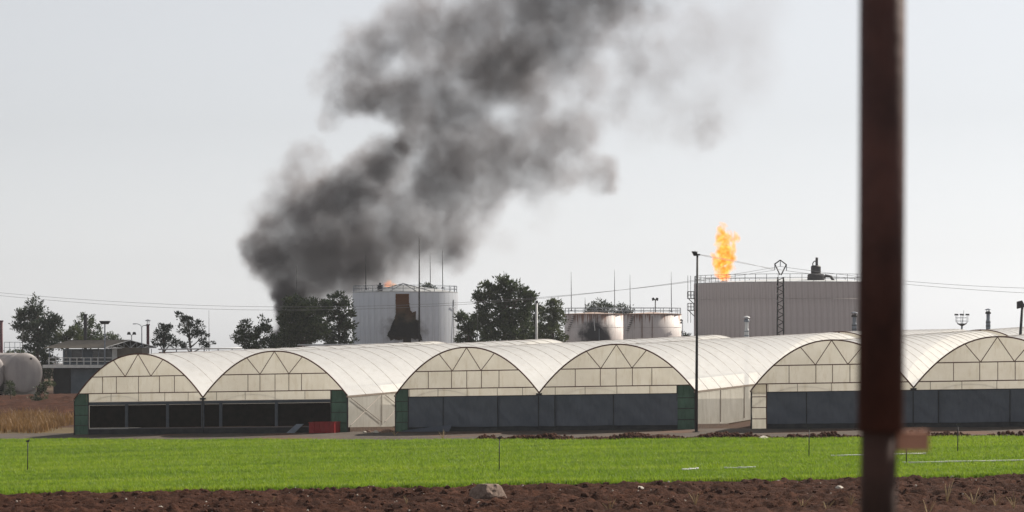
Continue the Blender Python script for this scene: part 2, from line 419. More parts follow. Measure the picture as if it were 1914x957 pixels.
def greenhouse(s_edges, q0, length, style, label, seed, full=True):
    r = random.Random(seed)
    root = thing('greenhouse', label, 'greenhouse', G((s_edges[0]+s_edges[-1])/2, q0, 0), 'plastic tunnel greenhouses')
    for b in range(len(s_edges)-1):
        s0, s1 = s_edges[b], s_edges[b+1]; sc_, hw = (s0+s1)/2, (s1-s0)/2
        # roof film
        mb = MB(); nl = int(length/1.25)
        def rf(u, v, sc_=sc_, hw=hw):
            t = -1+2*u; sag = -0.010*abs(math.sin(math.pi*v*length/2.5))*(1-abs(t)) + 0.012*mnoise.noise(Vector((u*7, v*length*.7, seed)))
            return G(sc_+hw*t, q0-0.08+(length+.16)*v, prof(t)+sag)
        mb.grid(rf, 28, nl*2); mb.build('roof_film', M['roof_film'], root, True)
        # hoops under and just proud of the film
        nh = int(length/2.5)
        for k in range(1, nh+1):
            q = q0 + length*k/nh
            m2 = MB().tube([G(sc_+hw*t, q, prof(t)-0.008) for t in [-1+2*i/22 for i in range(23)]], 0.020, 4)
            m2.build('hoop', M['hoop_steel'], root, True)
        MB().tube([G(sc_+hw*t, q0-0.06, prof(t)+0.01) for t in [-1+2*i/30 for i in range(31)]], 0.042, 6).build('front_arch', M['frame_paint'], root, True)
        # gable film (front) down to the gutter line
        hb = HG-0.16
        def gf(u, v, sc_=sc_, hw=hw):
            t = -1+2*u; z = hb + (prof(t)-hb)*v
            bul = 0.03*mnoise.noise(Vector((u*6+b*9+seed, v*4, 2)))
            return G(sc_+hw*t*0.998, q0+0.0+bul, z-0.004)
        MB().grid(gf, 26, 8).build('gable_film', M['gable_film'], root, True)
        # far gable
        MB().grid(lambda u, v: G(sc_+hw*(-1+2*u)*.998, q0+length, (prof(-1+2*u))*v), 20, 3).build('rear_film', M['gable_film'], root, True)
        if full:
            qf = q0-0.06
            def F(t, h): return G(sc_+hw*t, qf, h)
            h1, h2 = HG+HR*0.50, HG+HR*0.125
            def tw(h): return (1-(h-HG)/HR)**(1/2.12)
            for h in (h1, h2): bar(MB(), F(-tw(h), h), F(tw(h), h), 0.028).build('rail', M['frame_paint'], root)
            jit = lambda: r.uniform(-.012, .012)
            if seed % 3 == 0: up = (-.55, -.34, 0.01, .33, .56)
            else: up = (-.53, -.2, 0.005, .215, .46)
            if b == 1 and seed % 3 == 0: up = (-.38, -.2, .0, .2, .37)
            for t in up:
                t += jit(); bar(MB(), F(t, h2), F(t, h1), 0.020).build('stud', M['frame_paint'], root)
            for t in (-.80, -.41, 0, .42, .78):
                t += jit(); bar(MB(), F(t, hb), F(t, h2), 0.016).build('stud', M['hoop_steel'], root)
            for a, c in (((0, prof(0)), (-.2, h1)), ((0, prof(0)), (.2, h1)), ((-.2, h1), (-.385, prof(.385))), ((.2, h1), (.385, prof(.385)))):
                bar(MB(), F(*a), F(*c), 0.023).build('diagonal_brace', M['frame_paint'], root)
        else:
            h1 = HG+HR*.5
            for t in (-.2, .2):
                bar(MB(), G(sc_, q0-.06, prof(0)), G(sc_+hw*t, q0-.06, h1), 0.035).build('diagonal_brace', M['frame_paint'], root)
            bar(MB(), G(sc_-hw*.7, q0-.06, h1), G(sc_+hw*.7, q0-.06, h1), 0.035).build('rail', M['frame_paint'], root)
            MB().grid(lambda u, v: G(sc_+hw*(-1+2*u)*.998, q0, hb*v), 10, 3).build('front_curtain', M['curtain_cloth'], root)
    # gutters between bays and eaves along the outer edges
    for i, s in enumerate(s_edges):
        inner = 0 < i < len(s_edges)-1
        mb = MB(); ww = 0.15 if inner else 0.05
        qa, qb = q0-0.16, q0+length
        mb.hexa([G(s-ww, qa, HG-.10), G(s+ww, qa, HG-.10), G(s+ww, qb, HG-.10), G(s-ww, qb, HG-.10), G(s-ww, qa, HG-.01), G(s+ww, qa, HG-.01), G(s+ww, qb, HG-.01), G(s-ww, qb, HG-.01)])
        mb.build('gutter' if inner else 'eave_rail', M['dark_metal' if inner else 'hoop_steel'], root)
        MB().tube([G(s, q0-.05, 0), G(s, q0-.05, HG-.1)], 0.06 if inner else 0.045, 6).build('corner_post' if not inner else 'post', M['dark_metal'], root)
    # side walls (film, braces seen through)
    for s, sg in ((s_edges[0], -1), (s_edges[-1], 1)):
        def sf(u, v, s=s, sg=sg):
            q = q0+length*u; wr = (0.035 if (sg == 1 and style == 'curtain') else 0.012)
            d = wr*mnoise.noise(Vector((q*2.6 + v*1.6*(seed % 3), v*1.0, seed))) + .5*wr*mnoise.noise(Vector((q*6+v*3, v*.6, seed+4)))
            lo_ = max(.05, .30-.042*(q-q0))
            return G(s+sg*(0.03+d), q, lo_+(HG-.10-lo_)*v)
        MB().grid(sf, int(length*5), 6).build('side_film', M['side_film'], root, True)
        if full and sg == 1:
            for k in range(3):
                qa, qb = q0+0.25+k*5.0, q0+4.6+k*5.0
                if style == 'net':
                    bar(MB(), G(s+.075, qa, .4), G(s+.075, qb, HG-.16), 0.022).build('side_brace', M['hoop_steel'], root)
                    bar(MB(), G(s+.10, qa, HG-.16), G(s+.10, qb, .4), 0.022).build('side_brace', M['hoop_steel'], root)
                bar(MB(), G(s+.075, qb+.15, .2), G(s+.075, qb+.15, HG-.10), 0.026).build('side_post', M['hoop_steel'], root)
        mb = MB(); mb.hexa([G(s-.1, q0+.1, -.1), G(s+.1, q0+.1, -.1), G(s+.1, q0+6.4, -.1), G(s-.1, q0+6.4, -.1), G(s-.1, q0+.1, .30), G(s+.1, q0+.1, .30), G(s+.1, q0+6.4, .04), G(s-.1, q0+6.4, .04)])
        mb.build('footing', M['footing'], root)
    return root

def front_lower(root, s_edges, style, lw, rw, left_mat, right_mat, seed, cuts):
    """dark nets or cloth curtains that close the lower front"""
    r = random.Random(seed); q0 = 0.0; hb = HG-0.16
    a, b = s_edges[0]+lw, s_edges[-1]-rw
    # corner panels of netting / film with cross bars
    for s0, s1, mat, nm in ((s_edges[0]+.02, a, left_mat, 'corner_panel'), (b, s_edges[-1]-.02, right_mat, 'corner_panel')):
        inn = s0 < s_edges[1] and s1 <= a+1e-6
        def cf(u, v, s0=s0, s1=s1, inn=inn):
            top = hb + (0.44 if True else 0)
            t = u if not inn else 1-u            # taller on the inner side, following the arch
            hh = (hb+0.30)*(1) if True else hb
            s = s0+(s1-s0)*u
            d = 0.055*mnoise.noise(Vector((s*5, v*3, seed)))
            edge = (s-s_edges[0]) if inn else (s_edges[-1]-s)
            hw = (s_edges[1]-s_edges[0])/2
            hh = min(HG+HR*.125, prof(1-max(edge, 0.0)/hw)-.05)
            return G(s, q0-.065+d, 0.03+hh*v-.03*v)
        MB().grid(cf, 8, 14).build(nm, mat, root, True)
        for h in (0.55, 1.15, 1.72):
            bar(MB(), G(s0, q0-.10, h), G(s1, q0-.10, h), 0.022).build('cross_bar', M['dark_metal' if mat is M['green_net'] else 'frame_paint'], root)
        e = s1 if inn else s0
        bar(MB(), G(e, q0-.10, 0), G(e, q0-.10, HG+HR*.125), 0.032).build('jamb', M['dark_metal' if style == 'net' or mat is M['green_net'] else 'frame_paint'], root)
    edges = [a] + [c for c in cuts if a < c < b] + [b]
    for i in range(len(edges)-1):
        e0, e1 = edges[i], edges[i+1]
        if style == 'net':
            mb = MB().grid(lambda u, v: G(e0+.03+(e1-e0-.06)*u, q0-.02+.02*mnoise.noise(Vector((u*3+i, v*2, 0))), .40+(hb-.22-.40)*v), 6, 4); mb.build('net_panel', M['dark_net'], root)
        else:
            ph = r.uniform(0, 50)
            def wf(u, v, e0=e0, e1=e1, ph=ph, i=i):
                s = e0-.04+(e1-e0+.08)*u
                d = 0.09*mnoise.noise(Vector((s*1.3+v*2.4+ph, v*1.2, 0))) + 0.05*mnoise.noise(Vector((s*3.6+v*4+ph, v*1.6, 3)))
                low = .27 + .03*mnoise.noise(Vector((s, ph, 0)))
                return G(s, q0-.085-.05*(i % 2)+d*(.35+.65*(1-abs(2*v-1)))*.6, low+(hb+.02-low)*v)
            MB().grid(wf, 40, 16).build('curtain', M['curtain_cloth'], root, True)
    for c in edges[1:-1]:
        if style == 'net':
            MB().hexa([G(c-.09, q0-.09, .40), G(c+.09, q0-.09, .40), G(c+.09, q0-.03, .40), G(c-.09, q0-.03, .40), G(c-.09, q0-.09, hb-.2), G(c+.09, q0-.09, hb-.2), G(c+.09, q0-.03, hb-.2), G(c-.09, q0-.03, hb-.2)]).build('mullion', M['slate_metal'], root)
        else:
            bar(MB(), G(c, q0-.17, .1), G(c, q0-.17, hb), 0.022).build('pole', M['dark_skirt'], root)
    def beam(nm, h0, h1, mat, qa, qb, sa=a, sb=b):
        MB().hexa([G(sa, qa, h0), G(sb, qa, h0), G(sb, qb, h0), G(sa, qb, h0), G(sa, qa, h1), G(sb, qa, h1), G(sb, qb, h1), G(sa, qb, h1)]).build(nm, mat, root)
    if style == 'net':
        beam('top_beam', hb-.20, hb-.03, M['slate_metal'], q0-.08, q0-.025)
        beam('sill_rail', .34, .38, M['grey_metal'], q0-.10, q0-.03, a, a+2.6)
        beam('sill_rail', .34, .38, M['slate_metal'], q0-.10, q0-.03, a+2.6, b)
        beam('skirt', -.1, .33, M['dark_skirt'], q0-.07, q0-.03)
    else:
        beam('curtain_rail', hb+.02, hb+.06, M['dark_metal'], q0-.14, q0-.09)
        MB().grid(lambda u, v: G(a+(b-a)*u, q0-.04-.05*(1-v)+.03*mnoise.noise(Vector((u*30, v, seed))), -.05+.40*v), 60, 2).build('skirt', M['dark_skirt'], root, True)

E1 = (-27.18, -18.84, -9.82); E2 = (-6.90, 1.60, 10.47); E3 = (13.57, 22.28, 31.0)
g1 = greenhouse(E1, 0, 46, 'net', 'twin arched greenhouse with brown net front, beside dry grass', 3)
front_lower(g1, E1, 'net', 0.95, 1.0, M['green_net'], M['green_net'], 21, (-23.75, -21.1, -18.84, -17.7, -14.2))
g2 = greenhouse(E2, 0, 50, 'curtain', 'twin arched greenhouse with blue-grey curtain front and green net at both corners', 4)
front_lower(g2, E2, 'curtain', 0.78, 1.0, M['green_net'], M['green_net'], 22, (-4.0, -.78, 1.60, 2.55, 5.9))
g3 = greenhouse(E3, 0, 41, 'curtain', 'twin arched greenhouse with blue-grey curtain front and cream film corner panel', 5)
front_lower(g3, E3, 'curtain', 0.85, 0.8, M['gable_film'], M['gable_film'], 23, (16.6, 19.6, 22.28, 23.6, 27.3))
greenhouse(E2[1:], 53, 45, 'plain', 'arched greenhouse of the back row showing only its arch top below the wide grey tank', 7, False)
greenhouse(E3, 44, 45, 'plain', 'arched greenhouse of the back row with a dark flue, beyond the cream cornered greenhouse', 8, False)

# torn cloth at the foot of the curtain front
o = MB().grid(lambda u, v: G(-6.3+2.9*u, -.35-.45*(1-v)+.05*mnoise.noise(Vector((u*5, v*3, 1))), .03+(.30*(u) + .06)*v + .02), 12, 4).build('fallen_cloth', M['curtain_cloth'], None, True)
tag(o, 'loose blue-grey cloth fallen from a curtain beside green netting', 'cloth')

# ------------------------------------------------------------------ storage tanks
def tank_mat(name, a, b, streak, rust_amt, soot=None, halo=None):
    k = NT(name)
    c = k.ramp(k.noise(0.5, 5, 0.6), [(0.3, a), (0.7, b)])
    st = k.noise(1.0, 5, 0.6, stretch=(3.5, 3.5, 0.12))
    c = k.mix(k.math('MULTIPLY', k.rng(st, 0.48, 0.72), streak), c, (0.20, 0.16, 0.14))
    if rust_amt:
        sep = k.n('ShaderNodeSeparateXYZ'); k.l(k.tc.outputs['Object'], sep.inputs[0])
        hi = k.rng(sep.outputs[2], rust_amt[0], rust_amt[1])
        rs = k.noise(1.3, 5, 0.65, stretch=(3.0, 3.0, 0.16))
        c = k.mix(k.math('MULTIPLY', k.rng(k.math('ADD', rs, k.math('MULTIPLY', hi, 0.16)), 0.58, 0.74), 0.85), c, (0.20, 0.075, 0.04))
    if soot:
        sep = k.n('ShaderNodeSeparateXYZ'); k.l(k.tc.outputs['Object'], sep.inputs[0])
        dx = k.math('DIVIDE', k.math('SUBTRACT', sep.outputs[0], soot[0]), soot[2])
        dz = k.math('DIVIDE', k.math('SUBTRACT', sep.outputs[2], soot[1]), soot[3])
        d = k.math('SQRT', k.math('ADD', k.math('MULTIPLY', dx, dx), k.math('MULTIPLY', dz, dz)))
        nz = k.math('SUBTRACT', k.noise(0.9, 5, 0.6), 0.5)
        d = k.math('ADD', d, k.math('MULTIPLY', nz, 1.5))
        front = k.math('LESS_THAN', sep.outputs[1], 0.6)
        fac = k.math('MULTIPLY', k.math('MULTIPLY', k.rng(d, 1.25, 0.45), front), 0.97)
        c = k.mix(fac, c, (0.012, 0.013, 0.018))
    if halo:
        ge = k.n('ShaderNodeNewGeometry'); sep = k.n('ShaderNodeSeparateXYZ'); k.l(ge.outputs['Position'], sep.inputs[0])
        dx = k.math('DIVIDE', k.math('SUBTRACT', sep.outputs[0], halo[0].x), halo[1]); dz = k.math('DIVIDE', k.math('SUBTRACT', sep.outputs[2], halo[0].z), halo[2])
        d = k.math('SQRT', k.math('ADD', k.math('MULTIPLY', dx, dx), k.math('MULTIPLY', dz, dz)))
        d = k.math('ADD', d, k.math('MULTIPLY', k.math('SUBTRACT', k.noise(1.0, 5, 0.65, ge.outputs['Position']), 0.5), 1.4))
        c = k.mix(k.math('MULTIPLY', k.rng(d, 1.2, 0.4), 0.62), c, (0.10, 0.085, 0.075))
    M[name] = k.surf(k.pbr(c, 0.55, 0, None, 0.25)); return M[name]
tank_mat('white_cladding', (0.66, 0.69, 0.74), (0.76, 0.785, 0.82), 0.18, None, None, (P(757, 616, 294), 2.5, 2.0))
tank_mat('grey_cladding', (0.50, 0.455, 0.45), (0.58, 0.535, 0.53), 0.35, None)
tank_mat('old_steel', (0.58, 0.515, 0.49), (0.68, 0.615, 0.585), 0.35, (6.0, 7.4))
tank_mat('old_steel_sooty', (0.57, 0.51, 0.49), (0.67, 0.61, 0.585), 0.35, (6.0, 7.4), (0.15, 5.0, 2.05, 2.1))

def tank(label, px, d, rad, top_py, mat, n_posts, rail_h, roof_rise, panels=None, rail_mat='grey_metal'):
    base = GP(px, d); base.z -= .1
    H = P(px, top_py, d-rad).z - base.z           # rim height
    t = thing('storage_tank', label, 'tank', base, 'upright cylindrical storage tanks')
    MB().lathe(base, [(rad, 0), (rad, H)], 72).build('shell', mat, t, True)
    rf = MB().lathe(base, [(rad+.06, H), (rad+.06, H+.08), (rad*.5, H+roof_rise*.62), (0.25, H+roof_rise)], 60).build('roof', M['rusty_white' if not panels else 'pale_metal'] if rad < 4 else M['pale_metal'], t, False)
    if panels:
        npan, rows = panels; me = None
        for row in range(rows):
            zs = [0, H*0.82, H] if rows == 2 else [0, H]
            z0, z1 = zs[row]+.02, zs[row+1]-.02
            da = 2*math.pi/npan; me = None
            for k in range(npan):
                a0 = k*da
                if math.sin(a0+da/2) > 0.25: continue      # turned away from the field
                if me is None:
                    mb = MB(); g = .012/rad
                    def pt(an, r_, z): return base+Vector((r_*math.cos(an), r_*math.sin(an), z))
                    st = 3
                    for i in range(st):
                        b0, b1 = g+(da-2*g)*i/st, g+(da-2*g)*(i+1)/st
                        mb.hexa([pt(b0, rad+.004, z0), pt(b1, rad+.004, z0), pt(b1, rad+.05, z0), pt(b0, rad+.05, z0), pt(b0, rad+.004, z1), pt(b1, rad+.004, z1), pt(b1, rad+.05, z1), pt(b0, rad+.05, z1)])
                    ob = mb.build('cladding_panel', mat, t); me = ob.data
                else:
                    ob = bpy.data.objects.new('cladding_panel', me); COL.objects.link(ob); ob.parent = t
                ob.rotation_euler = (0, 0, a0)
    else:
        for z in [H*i/5 for i in range(1, 5)]:
            MB().lathe(base, [(rad+.002, z-.02), (rad+.012, z-.02), (rad+.012, z+.02), (rad+.002, z+.02)], 60, False).build('weld_seam', mat, t)
    # railing
    pm = None
    for k in range(n_posts):
        an = 2*math.pi*(k+.5)/n_posts; q = base+Vector(((rad-.05)*math.cos(an), (rad-.05)*math.sin(an), H+.03))
        if pm is None:
            ob = MB().tube([q, q+Vector((0, 0, rail_h))], .030, 5).build('railing_post', M[rail_mat], t); pm = ob.data; a0 = an
        else:
            ob = bpy.data.objects.new('railing_post', pm); COL.objects.link(ob); ob.parent = t; ob.rotation_euler = (0, 0, an-a0)
    for f in (.55, 1.0):
        MB().tube([base+Vector(((rad-.05)*math.cos(2*math.pi*i/60), (rad-.05)*math.sin(2*math.pi*i/60), H+.03+rail_h*f)) for i in range(60)], .026, 5, closed=True).build('rail', M[rail_mat], t, True)
    return t, base, H

def cyl_pt(base, rad, px, py, d_c):
    """point on the near side of a cylinder standing at base that shows at photo position px, py"""
    dirx = (px-957.0)/FPX
    ox, oy = -base.x, -base.y
    a = dirx*dirx+1; b = 2*(dirx*ox+oy); c = ox*ox+oy*oy-rad*rad
    disc = max(b*b-4*a*c, 0); y = (-b-math.sqrt(disc))/(2*a)
    return P(px, py, y)

# white tank with torn cladding
t, base, H = tank('white clad tank with a torn scorched patch down its face', 757.5, 300, 5.85, 546, M['white_cladding'], 30, .75, .9, (44, 1))
# scorched wall where the cladding has gone
outline = [(740, 549), (764.5, 549), (765, 566), (767, 580), (771, 584), (777, 582), (778, 597), (784, 600), (785.5, 622), (790, 637), (787, 636), (781, 633), (776, 635), (769, 632), (768.5, 643), (754, 643), (753.5, 634), (745, 636), (737, 634), (730, 637), (727, 631), (723.5, 628), (725, 622), (729, 617), (733, 604), (737, 596), (740, 585)]
ctr = (756, 604)
mb = MB(); inner_r, outer_r = 5.85+.03, 5.85+.10
front = [cyl_pt(base, outer_r, px, py, 300) for px, py in outline]
import bmesh
def filled_patch(outline, base, rad, step=3.0):
    """grid of small cells inside the outline, laid on the cylinder"""
    def inside(x, y):
        c = False; n = len(outline)
        for i in range(n):
            x1, y1 = outline[i]; x2, y2 = outline[i-1]
            if (y1 > y) != (y2 > y) and x < (x2-x1)*(y-y1)/(y2-y1)+x1: c = not c
        return c
    mb = MB(); xs_ = sorted(set(p[0] for p in outline)); x0, x1 = xs_[0], xs_[-1]; ys_ = [p[1] for p in outline]
    st = 1.0; idx = {}
    def vid(i, j):
        if (i, j) not in idx:
            idx[(i, j)] = len(mb.v)
            jx = .8*mnoise.noise(Vector((i*.9, j*.9, 0))); jy = .8*mnoise.noise(Vector((i*.9, j*.9, 7)))
            mb.v.append(cyl_pt(base, rad, x0+i*st+jx, min(ys_)+j*st+jy, 0))
        return idx[(i, j)]
    for i in range(int((x1-x0)/st)+1):
        for j in range(int((max(ys_)-min(ys_))/st)+1):
            if inside(x0+(i+.5)*st, min(ys_)+(j+.5)*st):
                mb.f.append((vid(i, j), vid(i+1, j), vid(i+1, j+1), vid(i, j+1)))
    # skirt back to the wall so the patch has thickness
    edges = {}
    for f in mb.f:
        for a, b in zip(f, f[1:]+f[:1]):
            e = tuple(sorted((a, b))); edges[e] = edges.get(e, 0)+1
    back = {}
    for (a, b), n in list(edges.items()):
        if n == 1:
            for v in (a, b):
                if v not in back:
                    p = mb.v[v]; d = Vector((p.x-base.x, p.y-base.y, 0)).normalized(); back[v] = len(mb.v); mb.v.append(p-d*.04)
            mb.f.append((a, b, back[b], back[a]))
    return mb
k = NT('scorched')
sep = k.n('ShaderNodeSeparateXYZ'); k.l(k.tc.outputs['Object'], sep.inputs[0])
zz = k.math('ADD', sep.outputs[2], k.math('MULTIPLY', k.math('SUBTRACT', k.noise(0.8, 4), 0.5), 1.6))
c = k.ramp(k.noise(1.6, 5, 0.65), [(0.3, (0.035, 0.025, 0.018)), (0.7, (0.11, 0.080, 0.052))])
c = k.mix(k.rng(zz, H-3.0, H-0.7), c, (0.13, 0.052, 0.020))
c = k.mix(k.math('MULTIPLY', k.math('MULTIPLY', k.rng(zz, H-3.6, H-2.6, 1, 0), k.rng(zz, H-6.0, H-4.6, 0.2, 1)), 0.92), c, (0.014, 0.014, 0.016))
M['scorched'] = k.surf(k.pbr(c, 0.9, 0, k.bump(k.noise(5, 5), 0.6, 0.1), 0.1))
filled_patch(outline, base, outer_r).build('scorched_wall', M['scorched'], t, False)
# roof truss bulge and small fittings on the rim, ladder pipe on the flank
MB().tube([cyl_pt(base, 5.95, 848, 560, 0), cyl_pt(base, 6.05, 848, 652, 0)], .05, 6).build('riser_pipe', M['pale_metal'], t)
MB().tube([cyl_pt(base, 5.95, 841, 575, 0), cyl_pt(base, 6.1, 851, 575, 0)], .04, 5).build('pipe_bracket', M['grey_metal'], t)
MB().box(base+Vector((-2.6, -4.6, H+.45)), (.55, .5, .75)).tube([base+Vector((-2.6, -4.6, H+.8)), base+Vector((-2.6, -4.6, H+1.05))], .12, 8).build('hatch', M['dark_metal'], t)
for kx in (-1.9, -.9, .9, 1.9):
    MB().tube([base+Vector((0, -5.6, H+.95)), base+Vector((kx*1.6, -5.85, H+.12))], .05, 5).build('roof_strut', M['pale_metal'], t)

# wide grey tank
t, base, H = tank('wide grey tank with dark roof vent, seen behind the lattice mast', 1489, 330, 12.6, 527, M['grey_cladding'], 56, .95, .75, (110, 2), 'dark_metal')
va = P(1525, 518, 322); va.z = base.z+H
def vz(dx, dy, dz): return va+Vector((dx, dy, dz))
mb = MB().lathe(vz(0, 0, 0), [(1.0, 0), (1.05, .35), (1.0, 1.0), (.72, 1.1), (.60, 1.15), (.60, 1.95), (.45, 2.1), (.2, 2.1)], 20); mb.build('roof_vent', M['dark_metal'], t, False)
MB().tube([vz(.1, 0, 2.0), vz(.1, 0, 2.75), vz(.12, 0, 3.05)], .16, 8).build('vent_pipe', M['dark_metal'], t, True)
MB().tube([vz(-.35, 0, 1.9), vz(-.38, 0, 2.35), vz(-.2, 0, 2.6), vz(.05, 0, 2.6)], .07, 6).build('vent_elbow', M['dark_metal'], t, True)
MB().tube([vz(.6, 0, .35), vz(1.2, 0, .85), vz(1.8, 0, .75), vz(2.2, 0, .1)], .18, 8).build('vent_outlet', M['dark_metal'], t, True)
# flank platforms
for i, (y0, y1) in enumerate(((558, 545), (580, 567))):
    a = P(1288, y0, 330); z0 = a.z; rh = (y0-y1)/15.15
    xw = base.x-12.6
    mb = MB().box((xw-.42, 330, z0), (.86, 1.8, .08)); mb.build('platform', M['dark_metal'], t)
    for dx in (-.82, -.45, -.08):
        for dy in (-.85, .85):
            MB().tube([(xw+dx, 330+dy, z0+.04), (xw+dx, 330+dy, z0+rh)], .03, 5).build('platform_post', M['dark_metal'], t)
    for f in (.5, 1.0):
        MB().tube([(xw-.05, 330.85, z0+rh*f), (xw-.82, 330.85, z0+rh*f), (xw-.82, 329.15, z0+rh*f), (xw-.05, 329.15, z0+rh*f)], .028, 5).build('platform_rail', M['dark_metal'], t)
    MB().tube([(xw-.75, 329.6, z0-.04), (xw+.02, 329.6, z0-.8)], .05, 5).build('bracket', M['dark_metal'], t)
for dx in (-.8, -.45):
    MB().tube([(base.x-12.6+dx, 330.3, P(0, 603, 330).z), (base.x-12.6+dx, 330.3, P(0, 581, 330).z)], .03, 5).build('ladder_stile', M['dark_metal'], t)
    MB().tube([(base.x-12.6+dx, 330.3, P(0, 556, 330).z), (base.x-12.6+dx, 330.3, P(0, 515, 330).z)], .03, 5).build('ladder_stile', M['dark_metal'], t)

# two smaller rusty tanks
t, bA, HA = tank('small rusty pale tank with a black soot burst on its wall', 1110, 311, 3.42, 587.5, M['old_steel_sooty'], 18, .72, .28)
MB().tube([cyl_pt(bA, 3.50, 1110, 596, 0), cyl_pt(bA, 3.50, 1112, 618, 0)], .05, 5).build('wall_pipe', M['pale_metal'], t)
MB().tube([cyl_pt(bA, 3.50, 1120, 615, 0), cyl_pt(bA, 3.50, 1120, 642, 0)], .04, 5).build('wall_pipe', M['grey_metal'], t)
t, bB, HB = tank('small rusty pale tank with clean wall next to the sooty one', 1219, 303, 3.28, 587.5, M['old_steel'], 18, .72, .28)
MB().tube([cyl_pt(bB, 3.34, 1200, 590, 0), cyl_pt(bB, 3.34, 1200, 642, 0)], .04, 5).build('wall_pipe', M['rust'], t)
MB().tube([cyl_pt(bB, 3.34, 1219, 590, 0), cyl_pt(bB, 3.34, 1219, 642, 0)], .035, 5).build('wall_pipe', M['rust'], t)
for b_, x0 in ((bA, 1072), (bB, 1183)):      # stair treads winding up the wall
    tt = [o for o in COL.objects if o.name.startswith('storage_tank')][-2 if b_ is bA else -1]
    for i in range(8):
        p = cyl_pt(b_, 3.5 if b_ is bA else 3.36, x0-i*1.5, 592+i*3.6, 0)
        MB().box(p, (.28, .3, .05)).build('stair_tread', M['dark_metal'], tt)

# horizontal tanks beside the platform building
def drum(label, px, py, d, r_px, length, group):
    rr = r_px/FPX*d; c = P(px, py, d); yaw = R(38)
    ax = Vector((-math.sin(yaw), math.cos(yaw), 0)); side = Vector((ax.y, -ax.x, 0)); up = Vector((0, 0, 1))
    t = thing('fuel_drum_tank', label, 'tank', Vector((c.x, c.y, gz(c.x, c.y))), group)
    prf = [(-.28, .0), (-.27, .45), (-.20, .80), (-.08, .96), (0, 1.0), (length, 1.0), (length+.1, .9), (length+.2, .01)]
    n = 40; mb = MB()
    for l_, f in prf:
        for k_ in range(n):
            an = 2*math.pi*k_/n; mb.v.append(c+ax*l_+(side*math.cos(an)+up*math.sin(an))*rr*max(f, .01))
    mb.f = [(i*n+k_, i*n+(k_+1) % n, (i+1)*n+(k_+1) % n, (i+1)*n+k_) for i in range(len(prf)-1) for k_ in range(n)]
    mb.build('body', M['drum_steel'], t, True, fix=True)
    for l_ in (.05, 3.0, 6.0):
        MB().tube([c+ax*l_+(side*math.cos(2*math.pi*i/40)+up*math.sin(2*math.pi*i/40))*(rr+.01) for i in range(40)], .03, 4, closed=True).build('weld_band', M['drum_steel'], t, True)
    f = c-ax*.25+side*rr*.28+up*rr*.72
    MB().tube([f, f-ax*.12], .12, 10).build('port', M['dark_metal'], t)
    for l_ in (1.0, 5.5):
        MB().box(c+ax*l_-up*(rr*.83), (rr*1.7, .4, rr*.55), yaw).build('cradle', M['concrete'], t)
    return t, c, ax, side, rr
simple('drum_steel', (0.30, 0.27, 0.26), (0.44, 0.40, 0.38), 0.8, 0.5, 0.0, stretch=(1, 1, 0.4))
t, c, ax, side, rr = drum('pale horizontal steel drum tank with round end, lying beside the platform building', 46, 697, 282, 37, 9.0, 'horizontal drum tanks')
up = Vector((0, 0, 1))
for l_ in (1.0, 2.2, 3.4, 4.6):
    p = c+ax*l_+up*rr
    MB().tube([p, p+up*1.15], .03, 5).build('railing_post', M['grey_metal'], t)
for h in (.6, 1.15):
    MB().tube([c+ax*1.0+up*(rr+h), c+ax*4.6+up*(rr+h)], .028, 5).build('rail', M['grey_metal'], t)
drum('horizontal steel drum tank cut off by the photo edge', -24, 697, 280, 37, 9.0, 'horizontal drum tanks')

# ------------------------------------------------------------------ platform building
D = 292.0; pm = FPX/D
b0 = GP(150, D)
t = thing('platform_building', 'raised operator building with brown tin roof and white balcony railing', 'building', b0)
def B(px, py, dd=0.0): return P(px, py, D+dd)
def slab(nm, px0, px1, py0, py1, da, db, mat, par=None):
    a, b = P(px0, py0, D), P(px1, py1, D)
    return MB().box(((a.x+b.x)/2, D+(da+db)/2, (a.z+b.z)/2), (abs(b.x-a.x), db-da, abs(a.z-b.z))).build(nm, mat, par or t)
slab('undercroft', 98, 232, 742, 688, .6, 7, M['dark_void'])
slab('side_bay', 132, 240, 742, 690, .2, .59, M['blue_grey_wall'])
slab('floor_slab', 83, 235, 687.5, 682, -1.2, 8, M['white_paint'])
slab('wall', 112, 215, 682, 652.5, 2.2, 7.5, M['blue_grey_wall'])
slab('end_wall', 215.2, 262, 682, 650, 1.6, 7.4, M['tin_roof'])
slab('column', 205, 214.8, 682, 650, 1.7, 2.19, M['white_paint'])
for i, (x0, x1) in enumerate(((115, 119), (128, 147), (168, 202))):
    wn = slab('window', x0, x1, 678, 655, 2.12, 2.195, M['window_glass'])
    slab('frame', x0-.6, x0, 678.5, 654.5, 2.10, 2.18, M['grey_metal'], wn); slab('frame', x1, x1+.6, 678.5, 654.5, 2.10, 2.18, M['grey_metal'], wn)
for x in (94, 120, 156, 186): slab('canopy_post', x, x+1.3, 682, 650, -.9, -.8, M['grey_metal'])
# roof: two slopes, ridge running away from the gable truss
ra, rb = P(243, 634, D), P(120, 634, D)
def RP(px, py, dd): return P(px, py, D+dd)
mb = MB()
for (p0, p1, p2, p3) in ((RP(82, 650, -1.6), RP(196, 650, -1.6), RP(243, 635, 3.0), RP(128, 636, 3.0)), (RP(128, 636, 3.0), RP(243, 635, 3.0), RP(292, 649, 8.2), RP(180, 649, 8.2))):
    n = 14
    for i in range(n):
        u0, u1 = i/n, (i+.97)/n
        q = [p0.lerp(p1, u0), p0.lerp(p1, u1), p3.lerp(p2, u1), p3.lerp(p2, u0)]
        MB().hexa([x+Vector((0, 0, -.05)) for x in q]+q).build('roof_sheet', M['tin_roof'], t)
